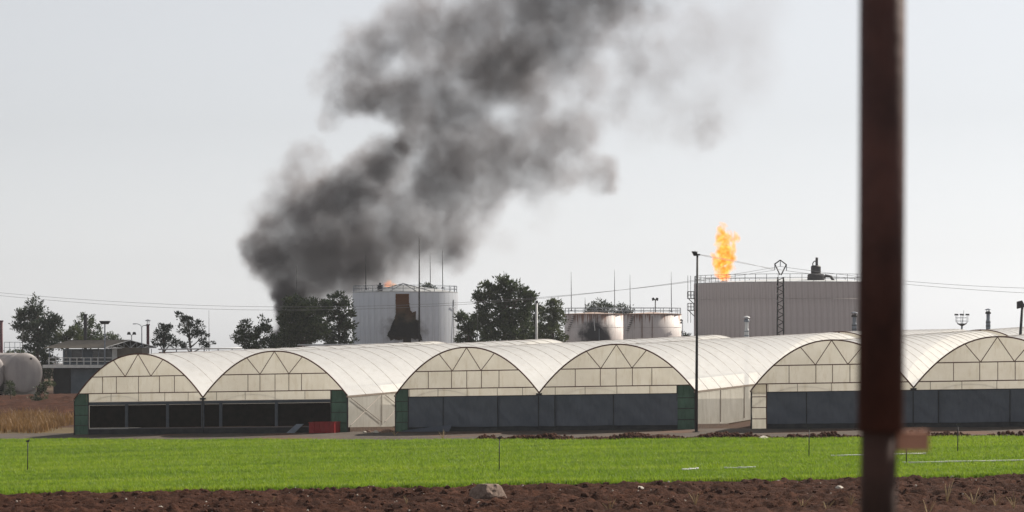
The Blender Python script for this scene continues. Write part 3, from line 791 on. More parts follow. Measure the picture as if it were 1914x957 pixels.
# gable truss
def TB(nm, a, b, r=.045): MB().tube([RP(*a), RP(*b)], r, 5).build(nm, M['pale_metal'], t)
lo0, lo1 = (196, 651, -1.5), (292, 650, 8.1); ap = (243, 636, 3.0)
def lerp3(a, b, f): return tuple(a[i]+(b[i]-a[i])*f for i in range(3))
TB('truss_chord', lo0, lo1); TB('truss_chord', (196, 650, -1.5), ap); TB('truss_chord', ap, (292, 649, 8.1))
for i in range(1, 8):
    f = i/8; bt = lerp3(lo0, lo1, f); tp = lerp3(lo0, ap, f*2) if f <= .5 else lerp3(ap, lo1, f*2-1)
    TB('truss_web', bt, tp, .035)
    if i < 7:
        f2 = (i+1)/8; bt2 = lerp3(lo0, lo1, f2); tp2 = lerp3(lo0, ap, f2*2) if f2 <= .5 else lerp3(ap, lo1, f2*2-1)
        TB('truss_web', bt if f >= .5 else tp, tp2 if f >= .5 else bt2, .035)
for x in (246, 262, 283): TB('truss_post', (x, 652, 4), (x, 700, 4), .05)
# balcony railing
for x in range(94, 200, 13):
    slab('balustrade_post', x, x+1.5, 682, 668, -1.1, -1.0, M['white_paint'])
for y in (668.6, 675): slab('balustrade_rail', 93, 212, y+.8, y-.5, -1.0, -.94, M['white_paint'])

def chimney(label, px, py0, py1, d, wpx, mat, cap=None):
    b = GP(px, d); p = P(px, py1, d); r_ = wpx/2/FPX*d
    t = thing('chimney', label, 'chimney', b)
    MB().lathe(b, [(r_*1.05, 0), (r_, p.z-b.z)], 14).build('stack', mat, t, True)
    MB().lathe(Vector((b.x, b.y, p.z)), [(r_*1.35, -.06), (r_*1.35, .06)], 14).build('collar', mat, t)
    if cap:
        z = p.z
        for an in (0, 2.1, 4.2):
            o_ = Vector((r_*.8*math.cos(an), r_*.8*math.sin(an), 0))
            MB().tube([Vector((b.x, b.y, z))+o_, Vector((b.x, b.y, z+.42))+o_], .025, 4).build('cap_stay', M['pale_metal'], t)
        MB().lathe(Vector((b.x, b.y, z+.40)), [(r_*1.9, 0), (r_*1.7, .10), (.05, .2)], 14).build('rain_cap', M['pale_metal'], t)
    return t
chimney('black smoke stack rising through the brown tin roof', 159.5, 650, 588, 296, 6.5, M['dark_metal'])
chimney('maroon stack under a small rain cap behind the roof truss', 276.5, 655, 607, 300, 5.5, M['maroon_paint'], True)
chimney('maroon stack behind the drum tank railing', 2.5, 660, 600, 288, 6.0, M['maroon_paint'])

# ------------------------------------------------------------------ lamps, masts and rods
def lamp_post(label, px, d, top_py, wpx, heads, mat='grey_metal', lean=0.0, group='yard floodlight posts', name='floodlight_post'):
    b = GP(px+lean, d); tp = P(px, top_py, d); r_ = wpx/2/FPX*d
    t = thing(name, label, 'lamp post', b, group)
    MB().tube([b, b.lerp(tp, .5), tp], [r_*1.25, r_*1.1, r_*.9], 8).build('pole', M[mat], t, True)
    MB().lathe(b, [(r_*2.6, -.02), (r_*2.6, .06)], 8).build('base_plate', M[mat], t)
    for (dx, dy, wd, hg, tilt) in heads:      # photo px offsets of the head centre
        c = P(px+dx, top_py+dy, d-.1); w_ = wd/FPX*d; h_ = hg/FPX*d
        MB().tube([tp, c+Vector((0, .15, 0))], max(.03, r_*.5), 5).build('arm', M[mat], t)
        mb = MB(); co, si = math.cos(tilt), math.sin(tilt)
        pts = []
        for dz, k_ in ((-h_/2, 1.0), (h_/2, .62)):
            for ax_, ay_ in ((-1, -1), (1, -1), (1, 1), (-1, 1)):
                x_ = ax_*w_/2*k_; y_ = ay_*w_*.38*k_
                pts.append(c+Vector((x_*co-dz*si, y_, x_*si+dz*co)))
        hd = mb.hexa(pts).build('lamp_head', M['dark_metal'], t)
        MB().hexa([p_+(c-p_)*.12+Vector((si*.03, 0, -co*.03)) for p_ in pts[:4]]+[p_+(c-p_)*.12+Vector((si*.012, 0, -co*.012)) for p_ in pts[:4]]).build('lens', M['pale_metal'], hd)
    return t
# tall dark floodlight post at the corner of the middle greenhouse
d = 140.0; b = GP(1301.5, d); tp = P(1303.5, 474, d)
t = thing('floodlight_post', 'tall dark floodlight post standing at the corner of the curtained greenhouse', 'lamp post', b, 'yard floodlight posts')
MB().tube([b, b.lerp(tp, .5), tp], [.085, .07, .055], 10).build('pole', M['dark_metal'], t, True)
MB().lathe(b, [(.2, -.02), (.2, .05)], 8).build('base_plate', M['dark_metal'], t)
hc = tp+Vector((-.09, 0, .02))
hd = MB().hexa([tp+Vector(v) for v in ((-.18, -.2, -.12), (-.02, -.2, -.12), (-.02, .2, -.12), (-.18, .2, -.12), (-.28, -.2, .12), (-.02, -.2, .06), (-.02, .2, .06), (-.28, .2, .12))]).build('lamp_head', M['dark_metal'], t)
MB().hexa([tp+Vector(v) for v in ((-.19, -.18, -.10), (-.185, -.18, -.10), (-.185, .18, -.10), (-.19, .18, -.10), (-.30, -.18, .11), (-.285, -.18, .11), (-.285, .18, .11), (-.30, .18, .11))]).build('lens', M['window_glass'], hd)
MB().lathe(tp+Vector((-.10, 0, .06)), [(.14, 0), (.13, .05), (.05, .09)], 10).build('hood', M['pale_metal'], t)
MB().box(tp+Vector((.09, 0, -.06)), (.10, .08, .08)).build('wire_clamp', M['dark_metal'], t)

lamp_post('dark floodlight post leaning beyond the cream cornered greenhouse', 1911, 179.5, 572, 5.5, [(-4, -3, 15, 13, .25)], 'dark_metal', -12)
lamp_post('post with one wide flat maroon lamp before the tin roof', 196, 286, 606, 2.5, [(0, -3, 20, 6, math.pi)], 'grey_metal')
lamp_post('short twin floodlight post above the truss gable', 246, 298, 627, 2, [(-5, -4, 7, 5, 0), (5, -4, 7, 5, 0)], 'pale_metal')
lamp_post('white concrete lamp post among the pines near the sooty tank', 1003, 262, 566, 4, [(0, -2, 6, 4, 0)], 'white_paint')
lamp_post('twin floodlight post rising behind the clean rusty tank', 1225, 318, 561, 2.2, [(-4, -2, 6, 5, .4), (3, -2, 6, 5, -.4)], 'dark_metal')
lamp_post('small bracket lamp post between the rusty tank and the wide grey tank', 1276, 300, 598, 1.6, [(-3, 0, 4, 3, 0), (-3, 5, 4, 3, 0)], 'grey_metal')
# street lamp with two curved arms
b = GP(265, 297); t = thing('street_lamp', 'slender street lamp with two curved arms behind the truss gable', 'lamp post', b)
MB().tube([b, P(265, 612, 297)], [.08, .05], 6).build('pole', M['grey_metal'], t, True)
for pts in ([(265, 612), (263, 608), (258, 605.5), (252, 605)], [(265, 612), (267, 609), (271, 608)]):
    MB().tube([P(x, y, 297) for x, y in pts], .035, 5).build('arm', M['grey_metal'], t, True)
MB().box(P(251, 605.5, 297), (.32, .14, .09)).build('lamp_head', M['grey_metal'], t)
MB().box(P(272, 608.3, 297), (.28, .14, .08)).build('lamp_head', M['grey_metal'], t)
# crown of a high mast
D4 = 420; b = GP(1797, D4); t = thing('high_mast_light', 'far high mast light with a ring of floodlights on a cage', 'lamp post', b)
cc = P(1798, 606, D4)
MB().tube([b, cc], [.22, .14], 8).build('mast', M['grey_metal'], t, True)
MB().lathe(cc+Vector((0, 0, -.3)), [(.15, 0), (.75, .35), (.8, .42)], 12).build('platform', M['dark_metal'], t)
for h in (.5, 1.0): MB().tube([cc+Vector((1.0*math.cos(i*.5236), 1.0*math.sin(i*.5236), h)) for i in range(12)], .035, 4, closed=True).build('ring', M['grey_metal'], t)
for i in range(6):
    an = i*math.pi/3+.2; p = cc+Vector((1.0*math.cos(an), 1.0*math.sin(an), 0))
    MB().tube([cc+Vector((.7*math.cos(an), .7*math.sin(an), .1)), p+Vector((0, 0, .4)), p+Vector((0, 0, 1.3))], .035, 4).build('stanchion', M['grey_metal'], t)
    MB().box(p+Vector((0, 0, 1.5)), (.36, .3, .26), an).build('floodlight', M['dark_metal'], t)
MB().tube([cc, cc+Vector((.3, 0, 2.2))], .03, 4).build('finial', M['grey_metal'], t)

def rod(label, px, py_top, d, wpx=1.6, foot=None, mat='dark_metal', name='lightning_rod'):
    b = GP(px, d) if foot is None else P(px, foot, d)
    r_ = wpx/2/FPX*d; tp = P(px-.5, py_top, d)
    t = thing(name, label, 'lightning rod', b, 'lightning rods of the tank farm')
    MB().tube([b, b.lerp(tp, .55), tp], [r_, r_*.8, r_*.35], 6).build('mast', M[mat], t, True)
    MB().lathe(b, [(r_*2.5, 0), (r_*2.5, .12), (r_*1.2, .2)], 8).build('foot', M[mat], t)
rod('tall rod standing in front of the scorched white tank', 784, 443, 290, 4.2)
rod('thin rod at the smoke side of the white tank roof', 684, 474, 297.5, 1.8, 541)
rod('shorter of two thin rods on the white tank roof beyond the torn patch', 804.5, 474, 302, 1.6, 541)
rod('longer of two thin rods on the white tank roof beyond the torn patch', 827.5, 466, 299, 1.8, 540)
rod('dark rod sticking up from the trees under the smoke', 555, 496, 283, 2.4)
rod('thin rod on the near rim of the sooty tank', 1068, 508, 309.5, 1.6, 582)
rod('short stub rod on the sooty tank roof', 1094, 556, 312, 1.6, 584)
rod('thin rod rising where the two rusty tanks meet', 1149, 504, 311, 1.6, 584)
rod('thin rod just past the joint of the two rusty tanks', 1178, 513, 303, 1.5, 584)
rod('thin rod at the far rim of the clean rusty tank', 1255, 508, 302, 1.6, 583)
rod('thin rod beside the sparse leaning pine', 391, 580, 270, 1.6)
rod('thin rod in front of the big pine by the drum tank', 42.5, 612, 286, 2.2)
rod('thin rod against the broad central pine', 893, 562, 240, 1.6)

# lattice mast
D5 = 194.7; b = GP(1458.5, D5); top = P(1459, 518, D5)
t = thing('lattice_mast', 'lattice steel power mast with a diamond head in front of the wide grey tank', 'mast', b)
hw0 = .24
for sx in (-1, 1):
    for sy in (-1, 1):
        MB().tube([b+Vector((sx*hw0*1.1, sy*hw0*1.1, 0)), top+Vector((sx*hw0*.85, sy*hw0*.85, 0))], .035, 4).build('leg', M['dark_metal'], t)
nL = 32
for i in range(nL):
    z0, z1 = i/nL, (i+1)/nL
    for sy in (-1, 1):
        s_ = 1 if i % 2 else -1
        MB().tube([b.lerp(top, z0)+Vector((-s_*hw0, sy*hw0, 0)), b.lerp(top, z1)+Vector((s_*hw0, sy*hw0, 0))], .022, 4).build('lacing', M['dark_metal'], t)
    for sx in (-1, 1):
        s_ = 1 if i % 2 else -1
        MB().tube([b.lerp(top, z0)+Vector((sx*hw0, -s_*hw0, 0)), b.lerp(top, z1)+Vector((sx*hw0, s_*hw0, 0))], .022, 4).build('lacing', M['dark_metal'], t)
for pts in ([(1458, 514), (1448.5, 494)], [(1460, 514), (1469.5, 495)], [(1447.5, 494), (1458.5, 486)], [(1470.5, 495), (1458.5, 486)]):
    MB().tube([P(x, y, D5) for x, y in pts], .045, 5).build('head_arm', M['dark_metal'], t)
for x, y in ((1448, 494), (1470, 495), (1458.5, 487)):
    MB().tube([P(x, y, D5), P(x, y+11, D5)], .03, 5).build('insulator', M['grey_metal'], t)
def wire(label, pts, r_=.012):
    mb = MB(); mb.tube([P(*p) for p in pts], r_, 4)
    o = mb.build('overhead_wire', M['wire_grey'], None, True); tag(o, label, 'wire', 'overhead wires'); return o
def curve(p0, p1, sag, n=24):
    out = []
    for i in range(n+1):
        f = i/n; out.append((p0[0]+(p1[0]-p0[0])*f, p0[1]+(p1[1]-p0[1])*f+sag*4*f*(1-f), p0[2]+(p1[2]-p0[2])*f))
    return out
wire('upper of the two wires sagging past the white tank to the mast', curve((-60, 541, 245), (1448, 505, D5), 49))
wire('lower of the two wires sagging past the white tank to the mast', curve((-60, 546, 247), (1458.5, 498, D5), 55))
wire('wire running from the mast head out past the brown pole, upper one', curve((1458.5, 498, D5), (1990, 540, 180), 9))
wire('wire running from the mast head out past the brown pole, lower one', curve((1470, 506, D5), (1990, 551, 180), 6))
wire('wire from the tall floodlight post to the mast head', curve((1305, 475, 140), (1448, 505, D5), -2), .012)
wire('slack wire from the tall floodlight post over the grey tank', curve((1305, 476, 140), (1470, 506, D5), 1), .012)

# flues of the greenhouse heaters
def flue(label, px, d, py_top, wpx, mat, dark):
    b = GP(px, d); tp = P(px, py_top, d); r_ = wpx/2/FPX*d
    t = thing('heater_flue', label, 'chimney', b, 'greenhouse heater flues')
    z = tp.z-b.z
    MB().lathe(b, [(r_, 0), (r_, z-.85), (r_*.8, z-.8), (r_*.8, z-.35)], 12).build('pipe', mat, t)
    MB().lathe(b+Vector((0, 0, z-.35)), [(r_*1.25, 0), (r_*1.25, .12), (r_*.7, .2)], 12).build('collar', dark, t)
    for an in (.5, 2.6, 4.7):
        o_ = Vector((r_*.7*math.cos(an), r_*.7*math.sin(an), 0)); MB().tube([b+o_+Vector((0, 0, z-.2)), b+o_+Vector((0, 0, z-.05))], .02, 4).build('cap_stay', dark, t)
    MB().lathe(b+Vector((0, 0, z-.06)), [(r_*1.5, 0), (r_*1.3, .05), (.03, .12)], 12).build('rain_cap', mat, t)
    for i in range(4):
        MB().lathe(b+Vector((0, 0, z-1.0-i*.28)), [(r_*1.06, 0), (r_*1.12, .03), (r_*1.06, .06)], 12, False).build('band', dark, t)
flue('silver heater flue on the curtained greenhouse roof before the wide grey tank', 1395.5, 178, 592, 8.5, M['pale_metal'], M['grey_metal'])
flue('grey heater flue beside the brown pole, before the wide grey tank', 1597, 200, 584, 9, M['grey_metal'], M['dark_metal'])
flue('dark topped heater flue against plain sky on the back row roof', 1847, 200, 578, 8.5, M['grey_metal'], M['dark_metal'])

# pipe racks behind the greenhouses
def pipe_rack(label, px0, px1, py, d, r_, mat, n):
    a, b_ = P(px0, py, d), P(px1, py-2, d)
    t = thing('pipe_rack', label, 'pipeline', Vector(((a.x+b_.x)/2, d, gz((a.x+b_.x)/2, d))), 'pipe racks')
    MB().tube([a, b_], r_, 8).build('pipe', M['pale_metal'], t, True)
    MB().tube([a+Vector((0, .3, -.28)), b_+Vector((0, .3, -.28))], r_*.7, 8).build('pipe', M[mat], t, True)
    for i in range(n):
        p = a.lerp(b_, (i+.3)/n)
        MB().tube([Vector((p.x, d, gz(p.x, d))), p-Vector((0, 0, r_))], .05, 5).build('support', M['grey_metal'], t)
pipe_rack('long pale pipe on supports in front of the white tank', 556, 862, 645, 236, .07, 'rust', 7)
pipe_rack('short pale pipe on supports below the broad central pine', 914, 1040, 643.5, 214, .06, 'rust', 4)
pipe_rack('rusty pipe on supports beneath the sparse leaning pine', 296, 452, 653, 240, .06, 'rust', 6)

# ------------------------------------------------------------------ trees
def tree(label, d, lobes, trunk, mat, dens=1.0, leaf_s=1.0, seed=0, name='pine_tree', cat='pine tree', twiggy=False, trunk_r=.22):
    """lobes: (px, py, rx, ry) clumps of foliage; trunk: photo px of the trunk foot and of its top (px, py)"""
    r = random.Random(seed); s_ = d/FPX
    b = GP(trunk[0], d); top = P(trunk[1], trunk[2], d)
    t = thing(name, label, cat, b, 'trees around the tank farm')
    # trunk and limbs
    mb = MB(); npt = 7; path = []
    for i in range(npt):
        f = i/(npt-1); p = b.lerp(top, f)+Vector((.18*mnoise.noise(Vector((f*3, seed, 0))), .18*mnoise.noise(Vector((f*3, seed, 5))), 0))*(1 if 0 < f < 1 else 0); path.append(p)
    mb.tube(path, [trunk_r*(1.15-.95*i/(npt-1)) for i in range(npt)], 8)
    cents = []
    for (px, py, rx, ry) in lobes:
        c = P(px, py, d); c.y += r.uniform(-.6, .6)*rx*s_*1.2
        cents.append((c, rx*s_, ry*s_))
    for c, rx, ry in cents:
        f = min(.95, max(.25, (c.z-ry*.6-b.z)/(top.z-b.z+.01)*.85)); st = b.lerp(top, f)
        midp = st.lerp(c, .5)+Vector((0, 0, -.12*rx)); mb.tube([st, midp, c], [trunk_r*.42, trunk_r*.28, trunk_r*.08], 5)
        for _ in range(4):
            e = c+Vector((r.uniform(-1, 1)*rx, r.uniform(-1, 1)*rx, r.uniform(-.4, .9)*ry)); mb.tube([midp.lerp(c, r.uniform(.2, .9)), e], [trunk_r*.15, .02], 4)
    mb.build('trunk', M['bark'], t, True)
    # crown: needle and leaf clumps through the volume
    V = []; F = []
    for c, rx, ry in cents:
        vol = rx*rx*ry; n = int(dens*33*max(vol, .25)**.72)
        for _ in range(n):
            while True:
                u = Vector((r.uniform(-1, 1), r.uniform(-1, 1), r.uniform(-1, 1)))
                if u.length <= 1: break
            rad = u.length**.45; u = u.normalized()*rad
            w_ = 1+.38*mnoise.noise(Vector((u.x*2.2+c.x, u.y*2.2, u.z*2.2+c.z)))
            q = c+Vector((u.x*rx, u.y*rx, u.z*ry))*w_
            cr = r.uniform(.16, .34)*leaf_s
            up_ = Vector((u.x*.5, u.y*.5, .6+u.z*.3)).normalized()
            for _k in range(30):
                dv = Vector((r.gauss(0, 1), r.gauss(0, 1), r.gauss(0, .75)))
                p = q+dv*cr*.62
                dr = (dv.normalized()*.8+up_*.7+Vector((r.uniform(-.4, .4), r.uniform(-.4, .4), r.uniform(-.4, .4)))).normalized()
                ln = r.uniform(.12, .30)*leaf_s; sd = dr.cross(Vector((r.uniform(-1, 1), r.uniform(-1, 1), r.uniform(-1, 1)))).normalized()*ln*.34
                i0 = len(V); V += [p-sd, p+sd, p+dr*ln]; F.append((i0, i0+1, i0+2))
    m2 = MB(); m2.v = V; m2.f = F
    m2.build('crown', M[mat], t)
    return t
tree('big layered pine behind the drum tank', 300, [(66, 572, 13, 14), (50, 590, 22, 12), (85, 592, 18, 14), (38, 583, 10, 9), (70, 612, 30, 12), (40, 610, 16, 10), (100, 608, 14, 10), (60, 632, 28, 10), (90, 630, 20, 12), (75, 650, 24, 9), (108, 600, 8, 7)], (72, 70, 575), 'pine_leaf_grey', .85, 1.15, 1)
tree('pine behind the black smoke stack', 315, [(158, 602, 16, 15), (172, 620, 18, 14), (150, 622, 20, 12), (165, 640, 24, 10)], (160, 160, 600), 'pine_leaf', .8, 1.0, 2)
tree('low olive green tree between the layered pine and the black stack', 312, [(120, 625, 16, 10), (138, 618, 12, 9), (110, 640, 16, 12), (135, 636, 18, 10)], (125, 125, 620), 'pine_leaf_warm', 1.0, 1.0, 3, 'leafy_tree', 'tree')
tree('low bushy tree behind the flat maroon lamp', 318, [(205, 632, 14, 8), (216, 640, 12, 8), (192, 640, 12, 8)], (205, 205, 632), 'pine_leaf', .9, .9, 4, 'leafy_tree', 'tree')
tree('loose grey pine beyond the maroon rain-capped stack', 305, [(302, 622, 13, 13), (312, 612, 7, 7), (318, 638, 16, 12), (296, 640, 12, 10)], (308, 306, 615), 'pine_leaf_grey', .85, 1.0, 5)
tree('sparse leaning pine with bare twigs on one side', 290, [(336, 594, 11, 10), (345, 608, 12, 11), (358, 600, 12, 9), (372, 612, 12, 12), (352, 625, 14, 10), (378, 628, 12, 12), (388, 642, 12, 10), (345, 645, 12, 8)], (366, 350, 600), 'pine_leaf_grey', .62, 1.0, 6, trunk_r=.2)
tree('low spreading pine standing alone against the sky', 285, [(455, 610, 12, 12), (466, 622, 20, 13), (492, 605, 9, 14), (498, 625, 16, 14), (446, 630, 14, 9), (478, 642, 32, 12), (510, 645, 12, 7)], (476, 480, 610), 'pine_leaf', .9, 1.0, 7)
tree('dark pine swallowed by the base of the smoke', 283, [(556, 572, 24, 17), (545, 600, 24, 20), (575, 590, 24, 24), (560, 625, 32, 20), (590, 615, 26, 24), (535, 635, 18, 14), (596, 577, 20, 18)], (560, 565, 575), 'pine_leaf', 1.25, 1.15, 8)
tree('tall rounded pine touching the white tank', 286, [(633, 560, 17, 13), (622, 580, 16, 14), (645, 582, 16, 15), (630, 605, 22, 16), (648, 612, 14, 14), (622, 632, 20, 14), (648, 638, 14, 12)], (634, 634, 565), 'pine_leaf', .95, 1.1, 9)
tree('broad central pine, tallest of the trees', 280, [(937, 533, 12, 12), (958, 537, 12, 12), (985, 545, 12, 15), (910, 545, 16, 14), (935, 555, 24, 18), (968, 560, 24, 18), (905, 570, 14, 14), (925, 590, 26, 18), (960, 592, 26, 18), (985, 582, 10, 12), (935, 622, 34, 18), (972, 622, 24, 18), (905, 610, 14, 16), (893, 556, 6, 8), (993, 556, 6, 9), (944, 524, 6, 7), (897, 592, 8, 8)], (940, 945, 545), 'pine_leaf', .92, 1.2, 10, trunk_r=.32)
tree('dark low tree wedged between the white tank and the broad pine', 288, [(870, 605, 14, 16), (886, 618, 18, 16), (868, 630, 16, 14), (896, 636, 20, 12), (861, 592, 6, 9), (884, 600, 9, 8)], (876, 876, 602), 'pine_leaf', 1.0, 1.1, 11)
tree('rounded tree close beside the sooty tank', 292, [(1035, 575, 16, 15), (1028, 592, 16, 14), (1042, 598, 14, 16), (1030, 622, 22, 18), (1046, 632, 12, 12)], (1034, 1034, 575), 'pine_leaf_warm', 1.1, 1.05, 12)
tree('thin tree filling the gap behind the white lamp post', 296, [(995, 580, 12, 8), (1008, 575, 7, 9), (1000, 605, 16, 16), (985, 620, 16, 16), (1014, 622, 14, 16), (998, 636, 22, 12)], (1000, 1000, 585), 'pine_leaf', 1.05, 1.0, 13)
tree('grey leafy tree looking over the sooty tank roof', 340, [(1122, 570, 15, 9), (1105, 579, 12, 8), (1135, 578, 14, 8), (1116, 586, 20, 8)], (1120, 1120, 575), 'pine_leaf_grey', .75, 1.0, 14, 'leafy_tree', 'tree')
tree('small leafy tree looking over the joint of the rusty tanks', 338, [(1158, 577, 10, 8), (1175, 579, 9, 8), (1165, 586, 14, 7)], (1165, 1165, 578), 'pine_leaf_grey', .75, 1.0, 15, 'leafy_tree', 'tree')
tree('low dark bush between the rusty tank and the wide grey tank', 325, [(1278, 628, 8, 7), (1290, 632, 8, 5)], (1282, 1282, 628), 'pine_leaf', 1.0, .9, 16, 'bush', 'bush')
tree('tree top seen through the white tank railing', 330, [(795, 537, 9, 6), (808, 541, 8, 5)], (800, 800, 536), 'pine_leaf', 1.0, .9, 17, 'leafy_tree', 'tree')
tree('low dark hedge bush between the drum tank and the platform building', 312, [(70, 668, 22, 12), (95, 676, 14, 14), (88, 694, 16, 14), (30, 664, 20, 9)], (80, 80, 670), 'pine_leaf', 1.3, 1.0, 21, 'bush', 'bush')
tree('green shrub growing in front of the drum tank', 230, [(76, 738, 13, 18), (70, 755, 12, 12), (88, 722, 8, 12)], (76, 78, 725), 'shrub_leaf', .8, .8, 18, 'shrub', 'shrub', trunk_r=.06)
tree('small faded shrub at the photo edge below the drum tank', 240, [(20, 738, 12, 8), (18, 725, 6, 9)], (20, 20, 730), 'shrub_leaf', .6, .8, 19, 'shrub', 'shrub', trunk_r=.05)

# ------------------------------------------------------------------ smoke and flames (grids filled from fields)
def volume_object(name, origin, lo, hi, res, blobs, mat, warp, detail, erode):
    """blobs: (centre, radius xyz, density) in local coordinates"""
    me = bpy.data.meshes.new(name); me.from_pydata([tuple(lo), tuple(hi)], [], [])
    o = bpy.data.objects.new(name, me); COL.objects.link(o); o.location = origin
    me.materials.append(mat)
    ng = bpy.data.node_groups.new(name, 'GeometryNodeTree')
    ng.interface.new_socket('Geometry', in_out='INPUT', socket_type='NodeSocketGeometry')
    ng.interface.new_socket('Geometry', in_out='OUTPUT', socket_type='NodeSocketGeometry')
    N, L = ng.nodes.new, ng.links.new
    go = N('NodeGroupOutput')
    pos = N('GeometryNodeInputPosition').outputs[0]
    def vm(op, a, b=None, sc_=None):
        n = N('ShaderNodeVectorMath'); n.operation = op
        for i, v in enumerate((a, b)):
            if v is None: continue
            if isinstance(v, (tuple, Vector)): n.inputs[i].default_value = tuple(v)
            else: L(v, n.inputs[i])
        if sc_ is not None: n.inputs['Scale'].default_value = sc_
        return n.outputs['Value'] if op in ('LENGTH', 'DISTANCE') else n.outputs[0]
    def mt(op, a, b=None):
        n = N('ShaderNodeMath'); n.operation = op
        for i, v in enumerate((a, b)):
            if v is None: continue
            if isinstance(v, (int, float)): n.inputs[i].default_value = v
            else: L(v, n.inputs[i])
        return n.outputs[0]
    p = pos
    for (scl, amp, off) in warp:
        nz = N('ShaderNodeTexNoise'); nz.inputs['Scale'].default_value = scl; nz.inputs['Detail'].default_value = 3.0
        L(vm('ADD', pos, (off, off*.7, -off)), nz.inputs['Vector'])
        p = vm('ADD', p, vm('SCALE', vm('SUBTRACT', nz.outputs['Color'], (.5, .5, .5)), sc_=amp))
    acc = None
    for (c, rr, dn) in blobs:
        d = vm('LENGTH', vm('DIVIDE', vm('SUBTRACT', p, tuple(c)), tuple(rr)))
        m_ = N('ShaderNodeMapRange'); m_.interpolation_type = 'SMOOTHSTEP'
        L(d, m_.inputs[0]); m_.inputs[1].default_value = 1.02; m_.inputs[2].default_value = 0.42; m_.inputs[3].default_value = 0; m_.inputs[4].default_value = dn
        acc = m_.outputs[0] if acc is None else mt('ADD', acc, m_.outputs[0])
    nz = N('ShaderNodeTexNoise'); nz.inputs['Scale'].default_value = detail[0]; nz.inputs['Detail'].default_value = 7; nz.inputs['Roughness'].default_value = .66
    L(p, nz.inputs['Vector'])
    m_ = N('ShaderNodeMapRange'); L(nz.outputs[0], m_.inputs[0]); m_.inputs[1].default_value = .32; m_.inputs[2].default_value = .68; m_.inputs[3].default_value = detail[1]; m_.inputs[4].default_value = detail[2]
    dens = mt('MAXIMUM', mt('SUBTRACT', mt('MULTIPLY', acc, m_.outputs[0]), erode), 0.0)
    vc = N('GeometryNodeVolumeCube'); L(dens, vc.inputs['Density'])
    vc.inputs['Min'].default_value = tuple(lo); vc.inputs['Max'].default_value = tuple(hi)
    for k_, v in zip(('Resolution X', 'Resolution Y', 'Resolution Z'), res): vc.inputs[k_].default_value = v
    sm = N('GeometryNodeSetMaterial'); sm.inputs['Material'].default_value = mat
    L(vc.outputs[0], sm.inputs[0]); L(sm.outputs[0], go.inputs[0])
    md = o.modifiers.new('fill', 'NODES'); md.node_group = ng
    return o
def vol_mat(name, col, dens, absorb=(0, 0, 0), emit=None):
    k = NT(name); pv = k.t.nodes.new('ShaderNodeVolumePrincipled')
    pv.inputs['Color'].default_value = (*col, 1); pv.inputs['Density'].default_value = dens; pv.inputs['Absorption Color'].default_value = (*absorb, 1)
    if emit: emit(k, pv)
    k.l(pv.outputs[0], k.out.inputs['Volume']); return k.m
DS = 325.0; SS_ = DS/FPX; org = P(560, 640, DS)
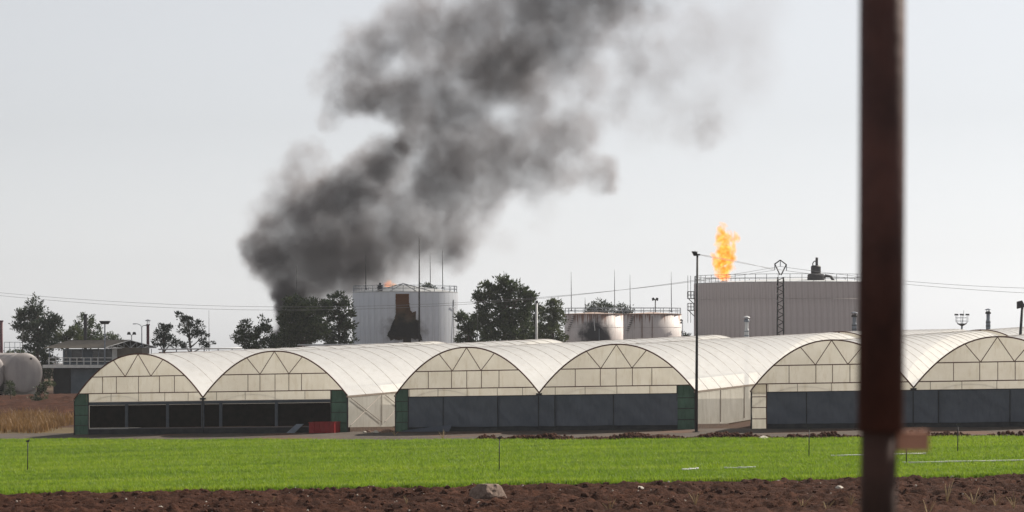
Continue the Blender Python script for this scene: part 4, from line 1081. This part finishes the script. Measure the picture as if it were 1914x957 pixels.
SMOKE = [
 # base at the fire
 (530, 574, 22, 7.0), (527, 597, 19, 7.0), (550, 590, 30, 6.0), (545, 560, 26, 4.0), (528, 640, 22, 6.0), (548, 640, 30, 6.0), (540, 615, 24, 6.0), (525, 548, 22, 1.4),
 (548, 625, 36, 1.8), (545, 600, 40, 1.8), (560, 570, 46, 1.5), (600, 590, 30, .8),
 # dark column on the fire side
 (545, 530, 50, 1.1), (510, 505, 44, 1.5), (485, 482, 36, 1.35), (464, 468, 24, 1.0), (522, 470, 40, .9), (480, 425, 30, .40), (462, 388, 22, .22), (500, 440, 36, .7),
 (580, 500, 62, .95), (640, 500, 66, .85), (690, 505, 58, .7), (560, 430, 70, .75), (620, 440, 80, .8), (510, 390, 46, .5), (660, 460, 60, .5),
 (520, 345, 36, .4), (560, 300, 40, .55), (588, 278, 28, .5), (545, 325, 30, .4),
 (620, 548, 40, .6), (690, 528, 40, .5), (745, 510, 40, .42), (800, 490, 40, .4),
 # dark diagonal roll
 (575, 378, 54, .9), (625, 358, 52, 1.25), (680, 330, 52, 1.45), (728, 296, 48, 1.45), (762, 258, 40, 1.2), (650, 375, 44, .9),
 # middle body
 (700, 430, 76, .6), (770, 400, 80, .55), (760, 460, 52, .5), (835, 445, 50, .6), (862, 474, 36, .7), (880, 420, 46, .55), (905, 390, 38, .5),
 (830, 340, 76, .7), (870, 270, 80, .72), (935, 315, 56, .6), (1010, 325, 48, .55), (1070, 315, 46, .6), (1118, 322, 38, .7), (1140, 345, 20, .6), (1000, 255, 76, .62), (1080, 245, 54, .5),
 (810, 300, 46, .5), (790, 225, 44, .6),
 # upper lobe
 (800, 190, 66, .7), (740, 185, 50, .8), (690, 165, 54, .95), (645, 185, 40, .85), (620, 222, 26, .7), (636, 130, 40, .55), (596, 150, 26, .34), (690, 100, 56, .5), (740, 70, 62, .42), (655, 70, 36, .3), (800, 100, 64, .5), (610, 110, 24, .2),
 # top mass
 (880, 150, 66, .75), (940, 125, 66, .95), (1000, 150, 60, .7), (900, 60, 76, .62), (985, 60, 76, .68), (770, 30, 60, .42), (840, 60, 60, .45), (1060, 90, 64, .6), (1120, 50, 62, .62), (1095, 150, 54, .5), (1160, 15, 50, .65), (1190, 70, 34, .32), (1050, 20, 50, .5),
 (1040, -40, 90, .6), (1150, -70, 90, .65), (930, -40, 80, .5), (820, 10, 62, .38), (1260, -110, 100, .6), (1120, -150, 100, .6), (1000, -130, 90, .5), (1340, -180, 110, .5), (1210, -210, 110, .5),
 (1215, 30, 44, .5), (1180, 110, 44, .36), (1150, 200, 44, .3),
 # faint drift
 (1326, 243, 34, .40), (1292, 258, 34, .22), (1350, 215, 50, .10), (1290, 190, 70, .12), (1390, 120, 90, .10), (1280, 60, 80, .16), (1230, 130, 60, .16), (1400, 20, 90, .10), (1160, 400, 40, .04), (940, 450, 30, .25), (920, 350, 50, .4), (1255, 245, 40, .13), (1215, 190, 60, .11), (1250, 110, 60, .10), (1200, 260, 40, .14), (1010, 425, 26, .15), (1030, 385, 34, .13), (985, 365, 30, .18), (1180, 140, 40, .2), (1330, 60, 60, .07),
]
rb = random.Random(5); blobs = []
for (px, py, r_, dn) in SMOKE:
    c = P(px, py, DS)-org; c.y += rb.uniform(-.35, .35)*r_*SS_
    rr = r_*SS_*1.26
    blobs.append((c, (rr, rr*.80, rr), dn))
lo = Vector((P(380, 680, DS)-org)); hi = Vector((P(1500, -330, DS)-org)); lo.y, hi.y = -9, 9
M['smoke'] = vol_mat('smoke', (0.57, 0.505, 0.505), 0.33, (0, 0, 0))
o = volume_object('smoke', org, lo, hi, (320, 84, 288), blobs, M['smoke'], ((0.10, 4.0, 3), (0.30, 2.6, 11), (0.85, 1.7, 29), (2.0, .8, 51)), (0.30, .30, 1.66), .02)
o['kind'] = 'stuff'; tag(o, 'thick dark grey smoke plume drifting up from behind the trees', 'smoke')

def flame_emit(col, strength, dens_mul):
    def fn(k, pv):
        at = k.t.nodes.new('ShaderNodeAttribute'); at.attribute_name = 'density'
        nz = k.noise(1.6, 4, .6)
        c = k.ramp(nz, [(0.36, (1.0, 0.09, 0.008)), (0.5, (1.0, 0.21, 0.03)), (0.62, (1.0, 0.48, 0.15))])
        k.l(c, pv.inputs['Emission Color'])
        s = k.math('MULTIPLY', at.outputs['Fac'], strength); k.l(s, pv.inputs['Emission Strength'])
    return fn
DF = 356.0; SF = DF/FPX; forg = P(1354, 512, DF)
FL = [(1353, 522, 9, 10, .6), (1341, 442, 6, 12, .7), (1378, 446, 6, 9, .6), (1334, 478, 7, 7, .7), (1372, 480, 7, 9, .6), (1352, 512, 11, 12, .7), (1350, 500, 14, 13, 1.0), (1362, 496, 13, 13, .9), (1339, 489, 9, 9, 1.1), (1346, 484, 12, 10, 1.1), (1358, 480, 14, 13, 1.0), (1352, 468, 13, 11, 1.0), (1366, 466, 9, 12, .9), (1347, 452, 9, 12, .9), (1356, 450, 12, 14, .8),
      (1345, 436, 7, 12, .8), (1370, 450, 7, 10, .7), (1374, 438, 5, 8, .5), (1360, 438, 9, 12, .3), (1350, 422, 6, 8, .4)]
fb = [((P(px, py, DF)-forg), (rx*SF*1.28, rx*SF*1.1, ry*SF*1.2), dn) for px, py, rx, ry, dn in FL]
lo = P(1318, 528, DF)-forg; hi = P(1392, 405, DF)-forg; lo.y, hi.y = -1.8, 1.8
M['flame'] = vol_mat('flame', (0.05, 0.02, 0.01), 2.9, (0.93, 0.36, 0.04), flame_emit(None, 1.55, 1))
o = volume_object('flame', forg, lo, hi, (84, 56, 140), fb, M['flame'], ((0.40, 1.9, 3), (1.3, .75, 9)), (1.1, -.45, 2.1), .05)
tag(o, 'orange gas flare flame burning above the wide grey tank rim', 'flame')
b = GP(1354, DF); t = thing('flare_stack', 'flare stack pipe below the orange flame', 'flare stack', b)
MB().tube([b, P(1354, 525, DF)], .28, 10).build('pipe', M['dark_metal'], t, True)
MB().lathe(P(1354, 525, DF), [(.36, -.4), (.42, 0)], 12, False).build('tip', M['rust'], t)
fo2 = P(727, 535, 309)
fb = [((P(px, py, 309)-fo2), (r_*.062, r_*.062, r_*.062), dn) for px, py, r_, dn in ((724, 536, 9, .35), (735, 534, 8, .35), (728, 527, 7, .3), (721, 530, 5, .3))]
lo = P(705, 545, 309)-fo2; hi = P(752, 512, 309)-fo2; lo.y, hi.y = -1, 1
o = volume_object('flame', fo2, lo, hi, (60, 40, 50), fb, M['flame'], ((0.8, .6, 3), (2.0, .25, 9)), (2.0, .0, 1.6), .03)
tag(o, 'small faint orange flame flickering over the white tank railing', 'flame')

# ------------------------------------------------------------------ field furniture
def sprinkler(label, px, py_foot, py_top, d):
    b = GP(px, d); b.z += .08; tp = P(px+.5, py_top, d)
    t = thing('sprinkler', label, 'sprinkler', b, 'sprinklers standing in the crop field')
    MB().tube([b, tp], .022, 6).build('riser', M['dark_metal'], t, True)
    MB().box(tp+Vector((0, 0, .03)), (.13, .07, .07)).tube([tp+Vector((-.02, 0, .05)), tp+Vector((.10, -.03, .10))], .018, 5).build('head', M['dark_metal'], t)
def d_at(px, py):
    d = 110.0
    for _ in range(30):
        x = (px-957)/FPX*d; d = FPX*(CAMZ-gz(x, d)-.08)/(py-HZN)
    return d
sprinkler('sprinkler riser before the dry grass, alone at its end of the field', 51.5, 882, 826, d_at(51.5, 882))
sprinkler('sprinkler riser with a dark head before the green netted curtain front', 933, 885, 820, d_at(933, 885))
sprinkler('sprinkler riser before the cream corner panel', 1512, 857, 801, d_at(1512, 857))
sprinkler('short sprinkler riser at the end of the long white pipe', 1694, 871, 833, d_at(1694, 871))
sprinkler('sprinkler riser beyond the white pipes near the last curtain', 1790, 850, 795, d_at(1790, 850))
def ipipe(label, px0, py0, px1, py1):
    a, b_ = GP(px0, d_at(px0, py0)), GP(px1, d_at(px1, py1))
    a.z += .21; b_.z += .21
    t = thing('irrigation_pipe', label, 'pipe', a.lerp(b_, .5), 'white irrigation pipes lying in the crop')
    MB().tube([a.lerp(b_, i/6)+Vector((0, 0, .02*mnoise.noise(Vector((i*1.3, px0, 0))))) for i in range(7)], .034, 7).build('tube', M['white_paint'], t, True)
    for f in (.0, .5, 1.0):
        p = a.lerp(b_, f); dv = (b_-a).normalized()
        MB().tube([p-dv*.06, p+dv*.06], .044, 7).build('coupling', M['pale_metal'], t)
ipipe('white pipe piece passing behind the brown pole', 1556, 858, 1728, 854)
ipipe('long white pipe running to the photo edge', 1690, 871, 1960, 866)
ipipe('short white pipe lying alone in the crop', 1356, 881, 1410, 880)
ipipe('faint short pipe half sunk in the crop beside the lone white pipe', 1277, 884, 1303, 882)

# ------------------------------------------------------------------ stones, clods, litter
def rock_mesh(seed, rough=.35, n=2):
    bm = bmesh.new(); bmesh.ops.create_icosphere(bm, subdivisions=n, radius=1.0)
    for v in bm.verts:
        p = v.co.copy(); f = 1+rough*mnoise.noise(p*1.3+Vector((seed*7.1, 0, 0)))+rough*.5*mnoise.noise(p*3.1+Vector((0, seed*3.3, 0)))
        v.co = p*f
        for ax_ in (Vector((.6, -.7, .3)), Vector((-.8, -.2, .5)), Vector((.2, .1, 1)), Vector((.9, .3, .2))):
            ax_ = ax_.normalized(); dd = v.co.dot(ax_)
            if dd > .78: v.co -= ax_*(dd-.78)*.85
    me = bpy.data.meshes.new('rock'); bm.to_mesh(me); bm.free(); return me
def rock(name, label, cat, px, py, sx, sy, sz, mat, seed, group=None, n=3, dz=0.0):
    d = d_at(px, py); b = GP(px, d)
    me = rock_mesh(seed, .35, n); me.materials.append(mat)
    o = bpy.data.objects.new(name, me); COL.objects.link(o); o.location = b+Vector((0, 0, .1+dz)); o.scale = (sx, sy, sz); o.rotation_euler = (rng.uniform(-.2, .2), rng.uniform(-.2, .2), rng.uniform(0, 6))
    tag(o, label, cat, group); return o
big = rock('boulder', 'big brownish boulder on the edge of the ploughed soil', 'boulder', 914, 934, .58, .5, .52, M['stone'], 3, n=4, dz=.1)
big.rotation_euler = (0.1, -.15, .4)
rock('stone', 'dark stone touching the big boulder', 'stone', 938, 938, .2, .18, .2, M['clod'], 5)
SM = [('white flint stone beside the shaded flank of the boulder', 876, 926, .10), ('pale stone below the boulder', 898, 941, .11), ('pale grey stone on the soil between boulder and brown pole', 1193, 916, .20),
      ('orange stone at the field edge past the boulder', 1075, 921, .08), ('white stone on the furrow before the lone white pipe', 1457, 900, .09), ('flat white stone close to the brown pole', 1568, 914, .17),
      ('pale stone beside the flat white one, on dark clods', 1520, 919, .12), ('white stone at the crop edge beyond the brown pole', 1781, 892, .10), ('small pale stone on soil far from the boulder, below the lone sprinkler', 300, 948, .07),
      ('small pale stone at the crop edge under the net front', 338, 925, .08)]
for i, (lb, px, py, s_) in enumerate(SM):
    rock('stone', lb, 'stone', px, py, s_*1.25, s_, s_*.75, M['pale_stone'], 20+i, 'pale stones on the ploughed soil', 2, -.02)
rock('sandbag', 'pale flat sandbag lying at the crop edge before the side wall', 'sandbag', 1427, 823, .42, .25, .12, M['pale_stone'], 44, None, 3, .05)

# loose clods over the ploughed strip: nobody could count them
V, F = [], []; rc = random.Random(9)
protos = []
for i in range(5):
    me = rock_mesh(60+i, .5, 1); protos.append(([v.co.copy() for v in me.vertices], [tuple(p.vertices) for p in me.polygons]))
for _ in range(9000):
    y = rc.uniform(82, 100.2); x = rc.uniform(-1, 1)*y*.205
    if y > near_edge(x)+.1: continue
    s_ = .015+.15*rc.random()**7; z = plough_z(x, y); vs, fs = rc.choice(protos); b0_ = len(V); an = rc.uniform(0, 6.28); co, si = math.cos(an), math.sin(an)
    for v in vs: V.append(Vector((x+(v.x*co-v.y*si)*s_, y+(v.x*si+v.y*co)*s_, z+v.z*s_*.75)))
    F += [tuple(b0_+i for i in f) for f in fs]
mb = MB(); mb.v, mb.f = V, F
o = mb.build('soil_clods', M['clod'], None, False, 'stuff'); tag(o, 'loose reddish clods scattered over the ploughed strip', 'soil')
# spoil heap along the track
V, F = [], []
for _ in range(3600):
    s_s = rc.uniform(2.5, 16) if rc.random() < .75 else rc.uniform(16, 34); env = .5+.5*math.sin(s_s*1.3)+.3*math.sin(s_s*3.1)
    q = q_edge(s_s)+1.6+rc.gauss(0, .5); hh = max(0, .14+.20*env)*rc.random(); p = G(s_s, q, hh); sz = rc.uniform(.04, .15); vs, fs = rc.choice(protos); b0_ = len(V)
    for v in vs: V.append(p+v*sz)
    F += [tuple(b0_+i for i in f) for f in fs]
mb = MB(); mb.v, mb.f = V, F
o = mb.build('soil_heap', M['clod'], None, False, 'stuff'); tag(o, 'ridge of dark dug soil along the track edge', 'soil')
# rubble in the gap
for i in range(9):
    p = G(-9.3+rc.uniform(-.2, 2.2), rc.uniform(-.8, .3), .05); me = rock_mesh(80+i, .4, 2); me.materials.append(M['rubble_stone'] if i % 3 else M['pale_stone'])
    o = bpy.data.objects.new('rubble_stone', me); COL.objects.link(o); s_ = rc.uniform(.09, .2); o.location = p; o.scale = (s_*1.3, s_, s_*.8)
    tag(o, 'rubble stone at the foot of the braced side wall', 'stone', 'rubble stones by the side wall')

# red crate bin and leaning board before the net front
cen = G(-11.0, -.55, 0); t = thing('red_bin', 'red plastic bin standing before the green corner net', 'bin', cen)
W_, D_, H_ = 1.55, .8, .62
def RB(s, q, h): return G(-11.0+s, -.55+q, h)
def rbx(nm, s0, s1, q0, q1, h0, h1, mat=M['red_plastic'], par=None):
    return MB().hexa([RB(s0, q0, h0), RB(s1, q0, h0), RB(s1, q1, h0), RB(s0, q1, h0), RB(s0, q0, h1), RB(s1, q0, h1), RB(s1, q1, h1), RB(s0, q1, h1)]).build(nm, mat, par or t)
rbx('front_wall', -.78, .78, -.4, -.36, 0.02, .60); rbx('back_wall', -.78, .78, .36, .4, 0.02, .60)
rbx('side_wall', -.78, -.74, -.36, .36, 0.02, .60); rbx('side_wall', .74, .78, -.36, .36, 0.02, .60); rbx('base', -.74, .74, -.36, .36, .03, .07)
rbx('rim', -.81, .81, -.43, -.36, .60, .64); rbx('rim', -.81, .81, .36, .43, .60, .64); rbx('rim', -.81, -.74, -.36, .36, .60, .64); rbx('rim', .74, .81, -.36, .36, .60, .64)
for s_ in (-.5, -.2, .1, .4): rbx('rib', s_, s_+.05, -.43, -.402, .05, .59)
o = MB().hexa([G(-13.4, -.5, .02), G(-12.9, -.5, .02), G(-12.9, -.45, .02), G(-13.4, -.45, .02), G(-12.9, -.2, .52), G(-12.45, -.2, .52), G(-12.45, -.15, .52), G(-12.9, -.15, .52)]).build('board', M['grey_metal'])
tag(o, 'grey board leaning against the net front beside the red bin', 'board')

# dry weeds
def weed(label, px, py, h, n, seed, lean):
    r = random.Random(seed); d = d_at(px, py); b = GP(px, d); b.z = plough_z(b.x, b.y) if d < 99 else b.z
    t = thing('dry_weed', label, 'weed', b, 'dry weeds on the soil')
    for i in range(n):
        an = r.uniform(0, 6.28); hh = h*r.uniform(.5, 1.1); ln = lean*r.uniform(.3, 1)
        e = b+Vector((math.cos(an)*ln*hh, math.sin(an)*ln*hh, hh)); m_ = b.lerp(e, .5)+Vector((0, 0, hh*.1))
        MB().tube([b, m_, e], [.012, .010, .005], 4).build('stalk', M['straw'], t)
WD = [(1140, 952, .55, 6, .9), (1225, 950, .5, 6, 1.1), (1300, 955, .45, 5, .9), (1030, 945, .3, 3, .6), (1500, 950, .45, 6, .9), (1545, 955, .5, 5, .9), (1590, 948, .4, 5, 1.0), (1770, 945, .7, 6, .7), (1735, 955, .5, 6, .9), (1820, 950, .5, 6, 1.0), (1860, 945, .5, 5, .8), (1895, 955, .5, 6, .9), (760, 946, .3, 3, .5), (510, 940, .22, 3, .6)]
WL = ['thin', 'bushy', 'short', 'small', 'dense', 'ragged', 'low']
for i, (px, py, h, n, ln) in enumerate(WD):
    near = 'the boulder' if px < 1080 else 'the bottom edge between boulder and brown pole' if px < 1450 else 'the brown pole foot' if px < 1700 else 'the soil past the brown pole'
    weed('%s dry straw weed near %s' % (['leaning', 'spreading', 'short', 'small', 'tangled', 'stiff', 'sprawling', 'tall forked', 'low', 'wide', 'upright', 'last', 'lone', 'tiny'][i], near), px, py, h, n, 100+i, ln)
for px, py, lb in ((828, 817, 'pale straw weed on the track before the curtain front'), (738, 812, 'thin straw weed at the green net corner')):
    d = d_at(px, py); b = GP(px, d); t = thing('dry_weed', lb, 'weed', b, 'dry weeds on the soil'); r = random.Random(px)
    for i in range(8):
        an = r.uniform(0, 6.28); hh = r.uniform(.2, .5); MB().tube([b, b+Vector((math.cos(an)*.25, math.sin(an)*.25, hh))], [.012, .004], 4).build('stalk', M['straw'], t)

# ------------------------------------------------------------------ brown pole close to the lens
DP = 7.0
def near(px, py, dd=0.0): return P(px, py, DP+dd)
foot = Vector((near(1641, 1000).x, DP, gz(.95, DP)))
t = thing('rusty_pole', 'out of focus dark rusty pole standing close in front', 'pole', foot)
zj = near(0, 806).z
ax_t, ax_j = near(1651, -60), near(1645.5, 806)
MB().tube([ax_j, ax_j.lerp(ax_t, .5), ax_t+Vector((0, 0, .5))], .0605, 28).build('sleeve_pipe', M['pole_rust'], t, True)
MB().tube([foot, Vector((near(1641, 957).x, DP, near(0, 957).z)), Vector((ax_j.x-.003, DP, zj+.05))], .048, 24).build('lower_post', M['old_post'], t, True)
c = near(1702, 824, .02)
MB().box(c, (.088, .05, .052), .1).build('wood_block', M['block_wood'], t)
MB().tube([c+Vector((-.07, 0, 0)), c+Vector((.03, 0, 0))], .008, 6).build('bolt', M['rust'], t)

# pale grit on the ploughed soil
V, F = [], []
for _ in range(420):
    y = rc.uniform(84, 100); x = rc.uniform(-1, 1)*y*.205
    if y > near_edge(x): continue
    s_ = .012+.035*rc.random()**2; z = plough_z(x, y)+s_*.4; vs, fs = rc.choice(protos); b0_ = len(V)
    for v in vs: V.append(Vector((x, y, z))+v*s_)
    F += [tuple(b0_+i for i in f) for f in fs]
mb = MB(); mb.v, mb.f = V, F
o = mb.build('pebbles', M['pale_stone'], None, False, 'stuff'); tag(o, 'tiny pale pebbles strewn over the ploughed strip', 'pebbles')

# thin haze over the whole site
k = NT('haze'); pv = k.t.nodes.new('ShaderNodeVolumePrincipled')
pv.inputs['Color'].default_value = (0.93, 0.95, 1.0, 1); pv.inputs['Density'].default_value = 0.00012; pv.inputs['Anisotropy'].default_value = 0.25
k.l(pv.outputs[0], k.out.inputs['Volume'])
o = MB().box((0, 1050, 30), (3100, 2400, 124)).build('haze', k.m, None, False, 'stuff')
